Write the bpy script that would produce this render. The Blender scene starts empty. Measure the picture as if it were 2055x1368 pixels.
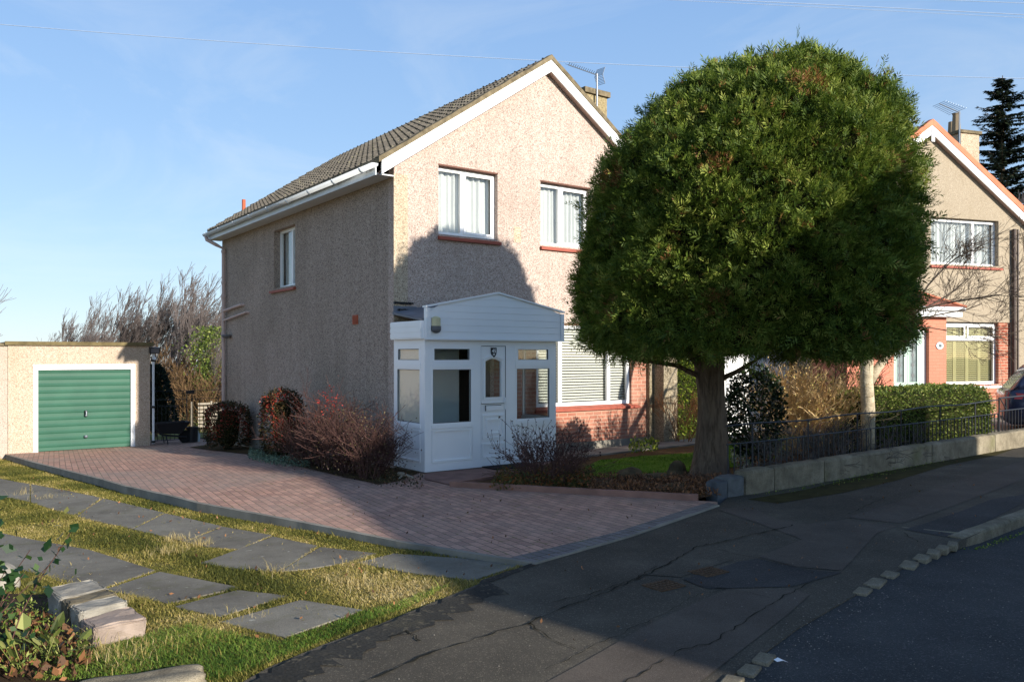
import bpy, bmesh, math, random
import numpy as np
from mathutils import Vector, Matrix
from math import radians as R, sin, cos, pi
random.seed(7); rng = np.random.default_rng(11)
S = bpy.context.scene
COL = S.collection

# ------------------------------------------------------------------ camera
F, CX, YH, H = 1650.0, 1027.5, 716.0, 1.844        # photo pixels (2055 wide), eye height
cd = bpy.data.cameras.new('camera'); cam = bpy.data.objects.new('camera', cd); COL.objects.link(cam)
cam.location = (0, 0, H); cam.rotation_euler = (R(90), 0, 0)
cd.sensor_width = 36; cd.lens = 36 * F / 2055.0; cd.shift_y = (YH - 684.0) / 2055.0
cd.clip_start = .1; cd.clip_end = 3000
S.camera = cam
# ------------------------------------------------------------------ sky and sun
SUN_DIR = Vector((.722, -.691, .298)).normalized()   # towards the sun
w = bpy.data.worlds.new('World'); S.world = w; w.use_nodes = True
wn = w.node_tree.nodes; wl = w.node_tree.links
sky = wn.new('ShaderNodeTexSky'); sky.sky_type = 'NISHITA'; sky.sun_disc = False
sky.sun_elevation = R(16.6); sky.sun_rotation = R(133.7)
sky.air_density = .9; sky.dust_density = .25; sky.ozone_density = 3.0; sky.altitude = 50
wn['Background'].inputs[1].default_value = .135
tc_ = wn.new('ShaderNodeTexCoord'); sx_ = wn.new('ShaderNodeSeparateXYZ'); wl.new(tc_.outputs['Generated'], sx_.inputs[0])
rp_ = wn.new('ShaderNodeValToRGB'); wl.new(sx_.outputs[2], rp_.inputs[0])
for _ in range(4): rp_.color_ramp.elements.new(.5)
for e_, (p_, c_) in zip(rp_.color_ramp.elements, [(0, (.72, .83, .92)), (.05, (.63, .79, .94)), (.14, (.50, .71, .94)), (.26, (.38, .60, .92)), (.42, (.29, .50, .87)), (.8, (.09, .19, .42))]): e_.position = p_; e_.color = (*c_, 1)
cl_ = wn.new('ShaderNodeTexNoise'); cl_.inputs['Scale'].default_value = 2.2; cl_.inputs['Detail'].default_value = 9; cl_.inputs['Roughness'].default_value = .62; cl_.inputs['Distortion'].default_value = 1.2
mp_ = wn.new('ShaderNodeMapping'); mp_.inputs['Scale'].default_value = (1, 1, 3.2); wl.new(tc_.outputs['Generated'], mp_.inputs[0]); wl.new(mp_.outputs[0], cl_.inputs['Vector'])
cr_ = wn.new('ShaderNodeValToRGB'); wl.new(cl_.outputs['Fac'], cr_.inputs[0]); cr_.color_ramp.elements[0].position = .48; cr_.color_ramp.elements[1].position = .85; cr_.color_ramp.elements[1].color = (.55, .55, .55, 1)
mc_ = wn.new('ShaderNodeMix'); mc_.data_type = 'RGBA'; wl.new(cr_.outputs[0], mc_.inputs[0]); wl.new(rp_.outputs[0], mc_.inputs[6]); mc_.inputs[7].default_value = (.82, .90, .98, 1)
vm_ = wn.new('ShaderNodeVectorMath'); vm_.operation = 'SCALE'; vm_.inputs['Scale'].default_value = 1 / (.135 * 2 ** .7); wl.new(mc_.outputs[2], vm_.inputs[0])
ms_ = wn.new('ShaderNodeMix'); ms_.data_type = 'RGBA'; 
dt_ = wn.new('ShaderNodeVectorMath'); dt_.operation = 'DOT_PRODUCT'; dt_.inputs[1].default_value = tuple(SUN_DIR); wl.new(tc_.outputs['Generated'], dt_.inputs[0])
mr_ = wn.new('ShaderNodeMapRange'); mr_.inputs['From Min'].default_value = -.05; mr_.inputs['From Max'].default_value = .75; mr_.inputs['To Min'].default_value = .8; mr_.inputs['To Max'].default_value = .1
wl.new(dt_.outputs['Value'], mr_.inputs['Value']); wl.new(mr_.outputs[0], ms_.inputs[0]); wl.new(sky.outputs[0], ms_.inputs[6]); wl.new(vm_.outputs[0], ms_.inputs[7])
wl.new(ms_.outputs[2], wn['Background'].inputs[0])
sd = bpy.data.lights.new('sun', 'SUN'); sun = bpy.data.objects.new('sun', sd); COL.objects.link(sun)
sd.energy = 5.0; sd.angle = R(.53); sd.color = (1.0, .935, .835)
sun.rotation_euler = SUN_DIR.to_track_quat('Z', 'Y').to_euler(); sun.location = (8, -8, 12)
S.view_settings.view_transform = 'Standard'; S.view_settings.look = 'None'
S.view_settings.exposure = .7; S.view_settings.gamma = 1; S.view_settings.use_curve_mapping = False

# ------------------------------------------------------------------ frames and ground
class Frame:
    def __init__(s, x, y, deg, z=0):
        s.o = np.array([x, y], float); a = R(deg); s.ang = a; s.z = z
        s.U = np.array([cos(a), sin(a)]); s.V = np.array([-sin(a), cos(a)])
    def w(s, u, v): return s.o + s.U * u + s.V * v
    def uv(s, x, y):
        d = np.array([x, y]) - s.o; return d @ s.U, d @ s.V
    def px(s, x, v):                       # u where the sight line through photo column x meets the plane v
        k = (x - CX) / F; P = s.o + s.V * v
        return (P[0] - k * P[1]) / (k * s.U[1] - s.U[0])
HF = Frame(-1.986, 13.83, 36.09)          # our house: u along the front, v to the back
NF = Frame(7.51, 19.99, 18.0, .23)        # the neighbouring house, same type
WF = Frame(0, 0, 0)
def G(x, y):
    u, v = HF.uv(x, y)
    z = np.interp(v, [-30, -7, -1, 2, 7.2, 10.4, 14, 20, 30, 45, 70, 400], [.12, .12, 0, -.1, -.33, -.45, -.55, -1.0, -2.0, -3.2, -4.5, -12])
    return float(z + .014 * min(max(u - 3, 0), 25))
def gp(px, py, off=0.0):
    k = (px - CX) / F; m = (py - YH) / F; Y = 10.0
    for _ in range(40):
        z = G(k * Y, Y) + off
        Y = .5 * Y + .5 * min((H - z) / m, 200)
    return (k * Y, Y)

# ------------------------------------------------------------------ objects
def place(o, fr, loc):
    p = fr.w(loc[0], loc[1]); o.location = (p[0], p[1], fr.z + loc[2]); o.rotation_euler = (0, 0, fr.ang)
def tag(o, label=None, cat=None, group=None, kind=None):
    if label: o['label'] = label
    if cat: o['category'] = cat
    if group: o['group'] = group
    if kind: o['kind'] = kind
    return o
def root(name, fr, loc, label, cat, group=None):
    o = bpy.data.objects.new(name, None); COL.objects.link(o); place(o, fr, loc); o.empty_display_size = .2
    o['_b'] = loc; return tag(o, label, cat, group)
class MB:
    def __init__(s, mp=None): s.v = []; s.f = []; s.mp = mp
    def add(s, vs, fs):
        n = len(s.v)
        if s.mp: vs = [s.mp(*q) for q in vs]
        s.v += [tuple(q) for q in vs]; s.f += [tuple(i + n for i in f) for f in fs]
    def box(s, a0, a1, b0, b1, c0, c1):
        s.add([(a0, b0, c0), (a1, b0, c0), (a1, b1, c0), (a0, b1, c0), (a0, b0, c1), (a1, b0, c1), (a1, b1, c1), (a0, b1, c1)],
              [(3, 2, 1, 0), (4, 5, 6, 7), (0, 1, 5, 4), (1, 2, 6, 5), (2, 3, 7, 6), (3, 0, 4, 7)])
    def prism(s, poly, b0, b1, ax='y'):    # polygon in (a,c), extruded along the middle axis
        n = len(poly)
        if ax == 'y': vs = [(p[0], b0, p[1]) for p in poly] + [(p[0], b1, p[1]) for p in poly]
        elif ax == 'x': vs = [(b0, p[0], p[1]) for p in poly] + [(b1, p[0], p[1]) for p in poly]
        else: vs = [(p[0], p[1], b0) for p in poly] + [(p[0], p[1], b1) for p in poly]
        s.add(vs, [tuple(range(n))[::-1], tuple(range(n, 2 * n))] + [(i, (i + 1) % n, n + (i + 1) % n, n + i) for i in range(n)])
    def tube(s, pts, r, n=6, r1=None, cap=True):
        pts = [Vector(p) for p in pts]; m = len(pts); vs = []; prev = None
        for i, p in enumerate(pts):
            d = (pts[min(i + 1, m - 1)] - pts[max(i - 1, 0)]).normalized()
            a = (prev - d * prev.dot(d)) if prev is not None else d.orthogonal()
            if a.length < 1e-6: a = d.orthogonal()
            a.normalize(); prev = a; b = d.cross(a)
            rr = r if r1 is None else r + (r1 - r) * i / max(m - 1, 1)
            for k in range(n):
                t = 2 * pi * k / n; vs.append(tuple(p + a * (rr * cos(t)) + b * (rr * sin(t))))
        fs = [(i * n + k, i * n + (k + 1) % n, (i + 1) * n + (k + 1) % n, (i + 1) * n + k) for i in range(m - 1) for k in range(n)]
        if cap: fs += [tuple(range(n))[::-1], tuple(range((m - 1) * n, m * n))]
        s.add(vs, fs)
    def lathe(s, prof, c=(0, 0, 0), n=16):   # profile of (radius, z)
        vs = [(c[0] + r * cos(2 * pi * k / n), c[1] + r * sin(2 * pi * k / n), c[2] + z) for r, z in prof for k in range(n)]; m = len(prof)
        s.add(vs, [(i * n + k, i * n + (k + 1) % n, (i + 1) * n + (k + 1) % n, (i + 1) * n + k) for i in range(m - 1) for k in range(n)]
              + [tuple(range(n))[::-1], tuple(range((m - 1) * n, m * n))])
    def build(s, name, mat, parent=None, fr=None, loc=(0, 0, 0), smooth=False, bevel=0, keep=False):
        # verts are in the coordinates of the frame; loc/parent base is subtracted
        if parent is not None:
            q = parent
            while q.parent is not None: q = q.parent
            loc = tuple(q['_b'])
        me = bpy.data.meshes.new(name)
        me.from_pydata([(p[0] - loc[0], p[1] - loc[1], p[2] - loc[2]) for p in s.v], [], s.f)
        if not keep:
            bm = bmesh.new(); bm.from_mesh(me); bmesh.ops.recalc_face_normals(bm, faces=bm.faces)
            if bevel: bmesh.ops.bevel(bm, geom=bm.edges[:], offset=bevel, segments=2, affect='EDGES', profile=.6)
            bm.to_mesh(me); bm.free()
        if smooth: me.polygons.foreach_set('use_smooth', [True] * len(me.polygons))
        me.materials.append(mat); o = bpy.data.objects.new(name, me); COL.objects.link(o)
        if parent is not None: o.parent = parent
        elif fr is not None: place(o, fr, loc)
        return o
def quads(name, V, nper, mat, parent=None, rnd=None, loc=(0, 0, 0)):
    """numpy verts (N*nper,3) -> mesh of N faces, with a per-face random attribute"""
    n = len(V) // nper; me = bpy.data.meshes.new(name)
    V = np.asarray(V, float) - np.array(loc)
    me.vertices.add(len(V)); me.vertices.foreach_set('co', V.astype(np.float32).ravel())
    me.loops.add(n * nper); me.loops.foreach_set('vertex_index', np.arange(n * nper, dtype=np.int32))
    me.polygons.add(n); me.polygons.foreach_set('loop_start', np.arange(0, n * nper, nper, dtype=np.int32))
    me.polygons.foreach_set('loop_total', np.full(n, nper, dtype=np.int32)); me.update(calc_edges=True)
    a = me.attributes.new('rnd', 'FLOAT', 'FACE'); a.data.foreach_set('value', (rng.random(n) if rnd is None else rnd).astype(np.float32))
    me.materials.append(mat); o = bpy.data.objects.new(name, me); COL.objects.link(o)
    if parent is not None: o.parent = parent
    else: o.location = loc
    return o
def copy_tree(o, parent=None):
    kids = [c for c in o.children]
    c = o.copy(); COL.objects.link(c)
    if parent is not None: c.parent = parent
    for k in kids: copy_tree(k, c)
    return c

# ------------------------------------------------------------------ materials
def lin(c): return tuple(((x / 255.) / 12.92 if x <= 10 else (((x / 255.) + .055) / 1.055) ** 2.4) for x in c)
class M:
    def __init__(s, name, rough=.8, spec=.3, metal=0):
        s.m = bpy.data.materials.new(name); s.m.use_nodes = True; s.t = s.m.node_tree; s.n = s.t.nodes; s.b = s.n['Principled BSDF']
        s.b.inputs['Roughness'].default_value = rough; s.b.inputs['Specular IOR Level'].default_value = spec; s.b.inputs['Metallic'].default_value = metal
        s.co = s.n.new('ShaderNodeTexCoord').outputs['Object']
    def nd(s, typ, **kw):
        x = s.n.new(typ)
        for k, v in kw.items(): setattr(x, k, v)
        return x
    def ln(s, a, b): s.t.links.new(a, b)
    def map(s, rot=(0, 0, 0), sc=(1, 1, 1), loc=(0, 0, 0)):
        m = s.nd('ShaderNodeMapping'); m.inputs['Rotation'].default_value = rot; m.inputs['Scale'].default_value = sc; m.inputs['Location'].default_value = loc
        s.ln(s.co, m.inputs['Vector']); return m.outputs[0]
    def noise(s, scale, detail=4, co=None, rough=.5, dist=0):
        x = s.nd('ShaderNodeTexNoise'); x.inputs['Scale'].default_value = scale; x.inputs['Detail'].default_value = detail
        x.inputs['Roughness'].default_value = rough; x.inputs['Distortion'].default_value = dist
        s.ln(co or s.co, x.inputs['Vector']); return x.outputs['Fac']
    def vor(s, scale, feature='F1', co=None):
        x = s.nd('ShaderNodeTexVoronoi', feature=feature); x.inputs['Scale'].default_value = scale; s.ln(co or s.co, x.inputs['Vector']); return x
    def ramp(s, fac, stops, interp='LINEAR'):
        r = s.nd('ShaderNodeValToRGB'); cr = r.color_ramp; cr.interpolation = interp
        while len(cr.elements) < len(stops): cr.elements.new(.5)
        for e, (p, c) in zip(cr.elements, stops):
            e.position = p; e.color = (c[0], c[1], c[2], 1) if isinstance(c, (tuple, list)) else (c, c, c, 1)
        s.ln(fac, r.inputs[0]); return r.outputs[0]
    def mix(s, fac, a, b, mode='MIX'):
        x = s.nd('ShaderNodeMix', data_type='RGBA', blend_type=mode)
        for sock, v in ((x.inputs[0], fac), (x.inputs[6], a), (x.inputs[7], b)):
            if hasattr(v, 'node'): s.ln(v, sock)
            elif isinstance(v, (tuple, list)): sock.default_value = (v[0], v[1], v[2], 1)
            else: sock.default_value = v
        return x.outputs[2]
    def color(s, c):
        if hasattr(c, 'node'): s.ln(c, s.b.inputs['Base Color'])
        else: s.b.inputs['Base Color'].default_value = (c[0], c[1], c[2], 1)
        return s
    def bump(s, h, strength=.5, dist=.01):
        b = s.nd('ShaderNodeBump'); b.inputs['Strength'].default_value = strength; b.inputs['Distance'].default_value = dist
        s.ln(h, b.inputs['Height']); s.ln(b.outputs[0], s.b.inputs['Normal']); return s
    def attr(s, name='rnd'):
        a = s.nd('ShaderNodeAttribute'); a.attribute_name = name; return a.outputs['Fac']
    def translucent(s, c, f=.3):
        t = s.nd('ShaderNodeBsdfTranslucent'); mx = s.nd('ShaderNodeMixShader'); mx.inputs[0].default_value = f
        if hasattr(c, 'node'): s.ln(c, t.inputs[0])
        else: t.inputs[0].default_value = (*c, 1)
        s.ln(s.b.outputs[0], mx.inputs[1]); s.ln(t.outputs[0], mx.inputs[2]); s.ln(mx.outputs[0], s.n['Material Output'].inputs[0]); return s
def plain(name, c, rough=.5, spec=.4, var=.12, scale=3, metal=0, bump=0):
    m = M(name, rough, spec, metal); f = m.noise(scale, 5)
    m.color(m.mix(m.ramp(f, [(.3, 0.), (.75, 1.)]), tuple(x * (1 - var) for x in c), tuple(min(x * (1 + var * .6), 1) for x in c)))
    if bump: m.bump(m.noise(scale * 12, 4), bump, .004)
    return m.m
def harl(name, stops, stain=(.30, .26, .2), scale=68, st=.45):
    m = M(name, .93, .15); v = m.vor(scale); sep = m.nd('ShaderNodeSeparateColor'); m.ln(v.outputs['Color'], sep.inputs[0])
    c = m.ramp(sep.outputs[0], stops, 'CONSTANT')
    v2 = m.vor(scale * 1.9); s2 = m.nd('ShaderNodeSeparateColor'); m.ln(v2.outputs['Color'], s2.inputs[0])
    c = m.mix(.35, c, m.ramp(s2.outputs[1], stops, 'CONSTANT'))
    big = m.noise(.55, 6, rough=.6); fac = m.ramp(big, [(.45, 0.), (.8, st)])
    c = m.mix(fac, c, stain); str_ = m.noise(1.0, 5, m.map(sc=(5, 5, .35))); c = m.mix(m.ramp(str_, [(.5, 0.), (.85, st * .7)]), c, stain)
    m.color(c); m.bump(v.outputs['Distance'], .4, .008); return m.m
PINK = [(0, lin((122, 106, 96))), (.12, lin((168, 148, 136))), (.32, lin((188, 170, 158))), (.56, lin((202, 186, 174))), (.8, lin((174, 150, 138))), (.94, lin((104, 92, 86)))]
m_harl = harl('pink_roughcast', PINK, lin((136, 120, 106)))
m_harl_o = harl('buff_roughcast', [(0, lin((126, 112, 94))), (.12, lin((172, 156, 132))), (.34, lin((190, 174, 150))), (.56, lin((204, 190, 168))), (.8, lin((174, 152, 128))), (.94, lin((104, 92, 78)))], lin((140, 120, 92)))
m_harl_g = harl('garage_roughcast', [(0, lin((134, 116, 100))), (.12, lin((172, 152, 134))), (.34, lin((188, 170, 150))), (.56, lin((200, 184, 166))), (.8, lin((178, 156, 136))), (.95, lin((118, 104, 90)))], lin((140, 128, 96)))
m_harl_n = harl('neighbour_render', [(0, lin((150, 137, 118))), (.3, lin((162, 149, 129))), (.6, lin((174, 161, 141))), (.85, lin((139, 126, 108)))], lin((130, 116, 90)), st=.25)
def brickmat(name, c1, c2, mortar, plane='xz', bw=.225, bh=.075, ms=.01, rot=0, bump=.5, sc2=1.5, off=.5, var=None):
    m = M(name, .88, .2)
    if plane == 'xz': co = m.map(rot=(R(-90), 0, 0))
    else: co = m.map(rot=(0, 0, rot))
    b = m.nd('ShaderNodeTexBrick'); b.offset = off; b.inputs['Scale'].default_value = 1; b.inputs['Brick Width'].default_value = bw
    b.inputs['Row Height'].default_value = bh; b.inputs['Mortar Size'].default_value = ms; b.inputs['Mortar Smooth'].default_value = .2
    b.inputs['Color1'].default_value = (*c1, 1); b.inputs['Color2'].default_value = (*c2, 1); b.inputs['Mortar'].default_value = (*mortar, 1)
    m.ln(co, b.inputs['Vector']); c = b.outputs['Color']
    f = m.noise(sc2, 6, rough=.65); c = m.mix(m.ramp(f, [(.35, 0.), (.8, .55)]), c, var or mortar)
    f3 = m.noise(60, 3); c = m.mix(.5, c, m.ramp(f3, [(.3, (.55, .55, .55)), (.7, (1.2, 1.2, 1.2))]), 'MULTIPLY')
    if plane == 'xy':
        g4 = m.noise(.35, 5, rough=.6, dist=.8); c = m.mix(m.ramp(g4, [(.5, 0.), (.62, .4)]), c, lin((138, 130, 120))); g5 = m.noise(2.6, 7, rough=.75); c = m.mix(m.ramp(g5, [(.6, 0.), (.75, .4)]), c, lin((92, 84, 70))); g6 = m.noise(5, 6, rough=.7); mj = m.nd('ShaderNodeMath', operation='MULTIPLY'); m.ln(m.ramp(g6, [(.55, 0.), (.62, 1.)]), mj.inputs[0]); m.ln(b.outputs['Fac'], mj.inputs[1]); c = m.mix(mj.outputs[0], c, lin((92, 96, 42)))
    m.color(c); m.bump(m.mix(.3, b.outputs['Fac'], f3), -bump, .006); return m.m
m_brick = brickmat('red_facing_brick', lin((176, 116, 94)), lin((152, 92, 74)), lin((176, 144, 124)))
m_brick_d = brickmat('neighbour_brick', lin((176, 88, 62)), lin((140, 62, 46)), lin((178, 150, 128)))
m_salmon = brickmat('salmon_painted_brick', lin((206, 134, 110)), lin((200, 128, 104)), lin((188, 116, 94)), ms=.006, bump=.25, sc2=.8, var=lin((196, 128, 106)))
m_pave = brickmat('red_block_paving', lin((200, 154, 132)), lin((160, 122, 106)), lin((112, 94, 80)), 'xy', .2, .1, .007, rot=R(97), bump=.5, sc2=.9, var=lin((164, 148, 134)))
m_pave_g = brickmat('grey_block_border', lin((132, 124, 120)), lin((108, 102, 100)), lin((76, 70, 64)), 'xy', .1, .2, .007, rot=R(-3), bump=.8, sc2=1.2, var=lin((120, 110, 104)), off=0)
m_conc = plain('weathered_concrete', lin((138, 132, 120)), .92, .2, .35, 2.5, bump=.6)
def wallstone():
    m = M('wall_stone', .95, .15); f = m.noise(3, 8, rough=.7); c = m.ramp(f, [(.3, lin((92, 84, 70))), (.55, lin((140, 130, 110))), (.75, lin((160, 150, 130)))])
    g = m.noise(140, 3); c = m.mix(.55, c, m.ramp(g, [(.35, (.45, .45, .45)), (.65, (1.3, 1.3, 1.3))]), 'MULTIPLY')
    ms = m.noise(1.6, 5); c = m.mix(m.ramp(ms, [(.55, 0.), (.72, .5)]), c, lin((84, 86, 42))); m.color(c); m.bump(g, .8, .008); return m.m
m_stone = wallstone()
def slabmat():
    m = M('grey_slab', .95, .15); f = m.noise(.9, 8, rough=.7); c = m.ramp(f, [(.3, lin((92, 86, 76))), (.5, lin((122, 116, 104))), (.72, lin((142, 136, 122)))])
    g = m.noise(90, 4, rough=.7); c = m.mix(.5, c, m.ramp(g, [(.3, (.55, .55, .55)), (.7, (1.3, 1.3, 1.3))]), 'MULTIPLY')
    l = m.noise(14, 3, rough=.5); c = m.mix(m.ramp(l, [(.68, 0.), (.73, .55)]), c, lin((184, 180, 166))); d = m.noise(3.5, 6, rough=.7); c = m.mix(m.ramp(d, [(.56, 0.), (.7, .45)]), c, lin((92, 90, 56))); m.color(c); m.bump(g, .6, .008); return m.m
m_rock = plain('mossy_rock', lin((96, 84, 64)), .95, .15, .5, 7, bump=1)
m_slab = slabmat()
def asphalt(name, base, chip, patch, scale=220, spec=.25):
    m = M(name, .9, spec); f = m.noise(1.1, 7, rough=.65); c = m.ramp(f, [(.3, tuple(x * .6 for x in base)), (.55, base), (.8, patch)])
    v = m.vor(scale * .62); sp = m.nd('ShaderNodeSeparateColor'); m.ln(v.outputs['Color'], sp.inputs[0])
    c = m.mix(m.ramp(sp.outputs[0], [(0, 0.), (.88, 0.), (.90, .4), (1., .6)], 'CONSTANT'), c, chip)
    g = m.noise(scale, 3); c = m.mix(.7, c, m.ramp(g, [(.3, (.35, .35, .35)), (.7, (1.5, 1.5, 1.5))]), 'MULTIPLY')
    m.color(c); m.bump(g, .9, .006); return m.m
m_tar = asphalt('pavement_tarmac', lin((80, 74, 64)), lin((136, 126, 106)), lin((108, 100, 86)))
m_tar_r = asphalt('smooth_reddish_patch', lin((90, 81, 72)), lin((118, 109, 97)), lin((104, 94, 83)), 300)
m_tar_d = asphalt('dark_tarmac_patch', lin((62, 61, 60)), lin((104, 102, 96)), lin((78, 77, 74)))
m_road = asphalt('road_tarmac', lin((62, 63, 63)), lin((108, 106, 102)), lin((80, 80, 77)), 180)
m_edge = asphalt('crumbling_tar_edge', lin((50, 48, 43)), lin((104, 96, 78)), lin((80, 74, 56)), 60)
m_crack = plain('crack_dirt', lin((44, 42, 34)), .95, .1, .3, 5)
m_moss = plain('mossy_grit', lin((70, 64, 34)), .95, .1, .4, 6)
m_white = plain('white_upvc', lin((240, 240, 240)), .32, .45, .04, 1.5)
m_whitep = plain('white_paint', (.78, .78, .77), .45, .4, .05, 2)
m_gutter = plain('white_plastic_gutter', lin((205, 210, 214)), .4, .4, .08, 2)
m_sill = plain('red_painted_sill', lin((156, 80, 62)), .6, .3, .2, 5)
m_lead = plain('lead_flashing', lin((110, 114, 122)), .6, .4, .25, 4)
m_pinkpipe = plain('pinkish_pipe', lin((188, 164, 154)), .55, .35, .1, 4)
m_black = plain('black_paint', (.012, .012, .014), .45, .4, .2, 8)
m_iron = plain('black_iron', (.018, .02, .026), .5, .45, .3, 12)
m_grey = plain('grey_plastic', (.12, .12, .125), .5)
m_cream = plain('cream_lens', lin((206, 198, 158)), .5, .4, .05)
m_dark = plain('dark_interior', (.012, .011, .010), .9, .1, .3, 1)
m_red = plain('red_terracotta', lin((178, 96, 70)), .8, .25, .2, 6)
m_kerbred = plain('terracotta_concrete', lin((148, 112, 98)), .93, .15, .28, 4, bump=.5)
m_rubber = plain('black_rubber', (.014, .014, .015), .85, .2, .2, 20, bump=.5)
m_alu = plain('aluminium', (.2, .22, .25), .4, .5, .1, 5, metal=.6)
m_soil = plain('bare_soil', lin((66, 52, 38)), .97, .1, .45, 9, bump=1)
m_rust = plain('rusty_iron', lin((92, 70, 50)), .8, .3, .4, 40, bump=1)
m_wood = plain('weathered_pale_timber', lin((150, 140, 124)), .9, .2, .3, 6)
m_curt = plain('white_net_curtain', lin((206, 206, 204)), .9, .1, .04, 4)
m_blind = plain('white_blind_slats', lin((222, 220, 212)), .6, .3, .04, 4)
m_blind_y = plain('cream_shutter_slats', lin((168, 160, 112)), .6, .3, .06, 4)
m_seagreen = plain('pale_green_door_paint', lin((176, 200, 184)), .4, .4, .05, 2)
m_panel = plain('pale_blue_wall_panel', lin((196, 214, 220)), .5, .3, .05, 1)
def glass():
    m = bpy.data.materials.new('window_glass'); m.use_nodes = True; t = m.node_tree; n = t.nodes; n.remove(n['Principled BSDF'])
    tr = n.new('ShaderNodeBsdfTransparent'); tr.inputs[0].default_value = (.93, .94, .93, 1); gl = n.new('ShaderNodeBsdfGlossy'); gl.inputs['Roughness'].default_value = .015
    nz = n.new('ShaderNodeTexNoise'); nz.inputs['Scale'].default_value = 1.3; bp = n.new('ShaderNodeBump'); bp.inputs['Strength'].default_value = .05; bp.inputs['Distance'].default_value = .05
    t.links.new(nz.outputs[0], bp.inputs['Height']); t.links.new(bp.outputs[0], gl.inputs['Normal'])
    lw = n.new('ShaderNodeLayerWeight'); lw.inputs[0].default_value = .5; pw = n.new('ShaderNodeMath'); pw.operation = 'POWER'; pw.inputs[1].default_value = 4.0
    fr = n.new('ShaderNodeMath'); fr.operation = 'MULTIPLY_ADD'; fr.inputs[1].default_value = .85; fr.inputs[2].default_value = .05; mx = n.new('ShaderNodeMixShader')
    t.links.new(lw.outputs['Facing'], pw.inputs[0]); t.links.new(pw.outputs[0], fr.inputs[0]); t.links.new(fr.outputs[0], mx.inputs[0]); t.links.new(tr.outputs[0], mx.inputs[1]); t.links.new(gl.outputs[0], mx.inputs[2]); t.links.new(mx.outputs[0], n['Material Output'].inputs[0])
    return m
m_glass = glass()
def tilemat():
    m = M('grey_roof_tile', .95, .15); f = m.noise(1.2, 7, rough=.7); c = m.ramp(f, [(.3, lin((84, 78, 70))), (.55, lin((110, 103, 92))), (.8, lin((126, 118, 100)))])
    g = m.noise(40, 3); c = m.mix(.6, c, m.ramp(g, [(.3, (.5, .5, .5)), (.7, (1.3, 1.3, 1.3))]), 'MULTIPLY')
    l = m.vor(9); c = m.mix(m.ramp(l.outputs['Distance'], [(0, .8), (.13, .6), (.2, 0.)]), c, lin((160, 152, 116))); m.color(c); m.bump(g, .6, .006); return m.m
m_tile = tilemat()
m_verge = plain('mossy_verge_mortar', lin((122, 110, 88)), .95, .1, .45, 9, bump=1)
m_tile_r = plain('salmon_ridge_tile', lin((206, 128, 98)), .85, .2, .2, 3, bump=.3)
def greendoor():
    m = M('green_metal_door', .45, .4); f = m.noise(1.5, 4); m.color(m.mix(m.ramp(f, [(.3, 0.), (.8, 1.)]), lin((34, 80, 62)), lin((46, 94, 74)))); return m.m
m_gdoor = greendoor()
def leafmat(name, stops, f=.3, rough=.6):
    m = M(name, rough, .3); c = m.ramp(m.attr(), stops); m.color(c); m.translucent(c, f); return m.m
def K(*c): return lin(c)
m_con = leafmat('conifer_fronds', [(0, K(38, 56, 16)), (.25, K(68, 90, 28)), (.55, K(108, 124, 44)), (.88, K(164, 168, 80)), (.95, K(160, 126, 72)), (1, K(126, 84, 50))], .3)
m_core = plain('conifer_inner_twigs', lin((38, 40, 18)), .95, .1, .5, 9)
m_hedge = leafmat('privet_leaves', [(0, K(52, 68, 24)), (.4, K(84, 104, 38)), (.8, K(126, 138, 60)), (1, K(160, 160, 90))], .3)
m_holly = leafmat('dark_holly_leaves', [(0, K(18, 26, 14)), (.6, K(34, 48, 24)), (1, K(60, 78, 40))], .1, .35)
m_green = leafmat('fresh_green_leaves', [(0, K(50, 72, 18)), (.5, K(100, 124, 34)), (1, K(160, 170, 60))], .35)
m_pyr = leafmat('pyracantha_leaves', [(0, K(26, 30, 16)), (.5, K(58, 56, 30)), (.8, K(84, 70, 40)), (1, K(110, 60, 40))], .2)
m_berry = leafmat('red_berries', [(0, K(104, 30, 24)), (.5, K(150, 44, 34)), (1, K(176, 70, 52))], .1, .4)
m_grass = leafmat('rough_grass_blades', [(0, K(82, 86, 34)), (.35, K(130, 124, 56)), (.6, K(172, 154, 86)), (.85, K(202, 178, 122)), (1, K(218, 200, 152))], .35, .7)
m_grassg = leafmat('green_grass_blades', [(0, K(64, 92, 28)), (.5, K(108, 134, 48)), (1, K(164, 170, 84))], .35, .7)
m_lawnb = leafmat('lawn_blades', [(0, K(52, 88, 12)), (.5, K(84, 124, 20)), (1, K(120, 150, 34))], .35, .7)
m_spruce = leafmat('spruce_needles', [(0, K(20, 30, 26)), (.6, K(36, 50, 40)), (1, K(64, 76, 54))], .1)
m_sedum = leafmat('blue_green_sedum', [(0, K(64, 84, 70)), (1, K(128, 150, 124))], .2)
m_dead = leafmat('dead_leaves', [(0, K(70, 48, 34)), (.5, K(108, 78, 54)), (1, K(160, 110, 72))], .2)
m_twig_g = plain('grey_brown_twig', lin((112, 98, 84)), .9, .15, .3, 6)
m_twig_far = plain('far_brown_branch', lin((112, 102, 98)), .9, .15, .25, .8)
m_twig_r = plain('purple_brown_twig', lin((88, 64, 58)), .9, .15, .3, 6)
m_twig_t = plain('tan_twig', lin((206, 178, 134)), .9, .15, .25, 6)
m_twig_n = plain('grey_bramble', lin((104, 96, 90)), .9, .15, .25, 6)
def bark(name, a, b, sc=(9, 9, 1.6)):
    m = M(name, .95, .15); f = m.noise(2, 7, m.map(sc=sc), .7, .6); m.color(m.ramp(f, [(.3, a), (.7, b)])); m.bump(f, 1, .03); return m.m
m_bark = bark('conifer_bark', lin((66, 54, 44)), lin((132, 114, 96)))
m_bark_p = bark('pale_smooth_bark', lin((150, 136, 112)), lin((206, 192, 164)), (3, 3, 6))
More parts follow.
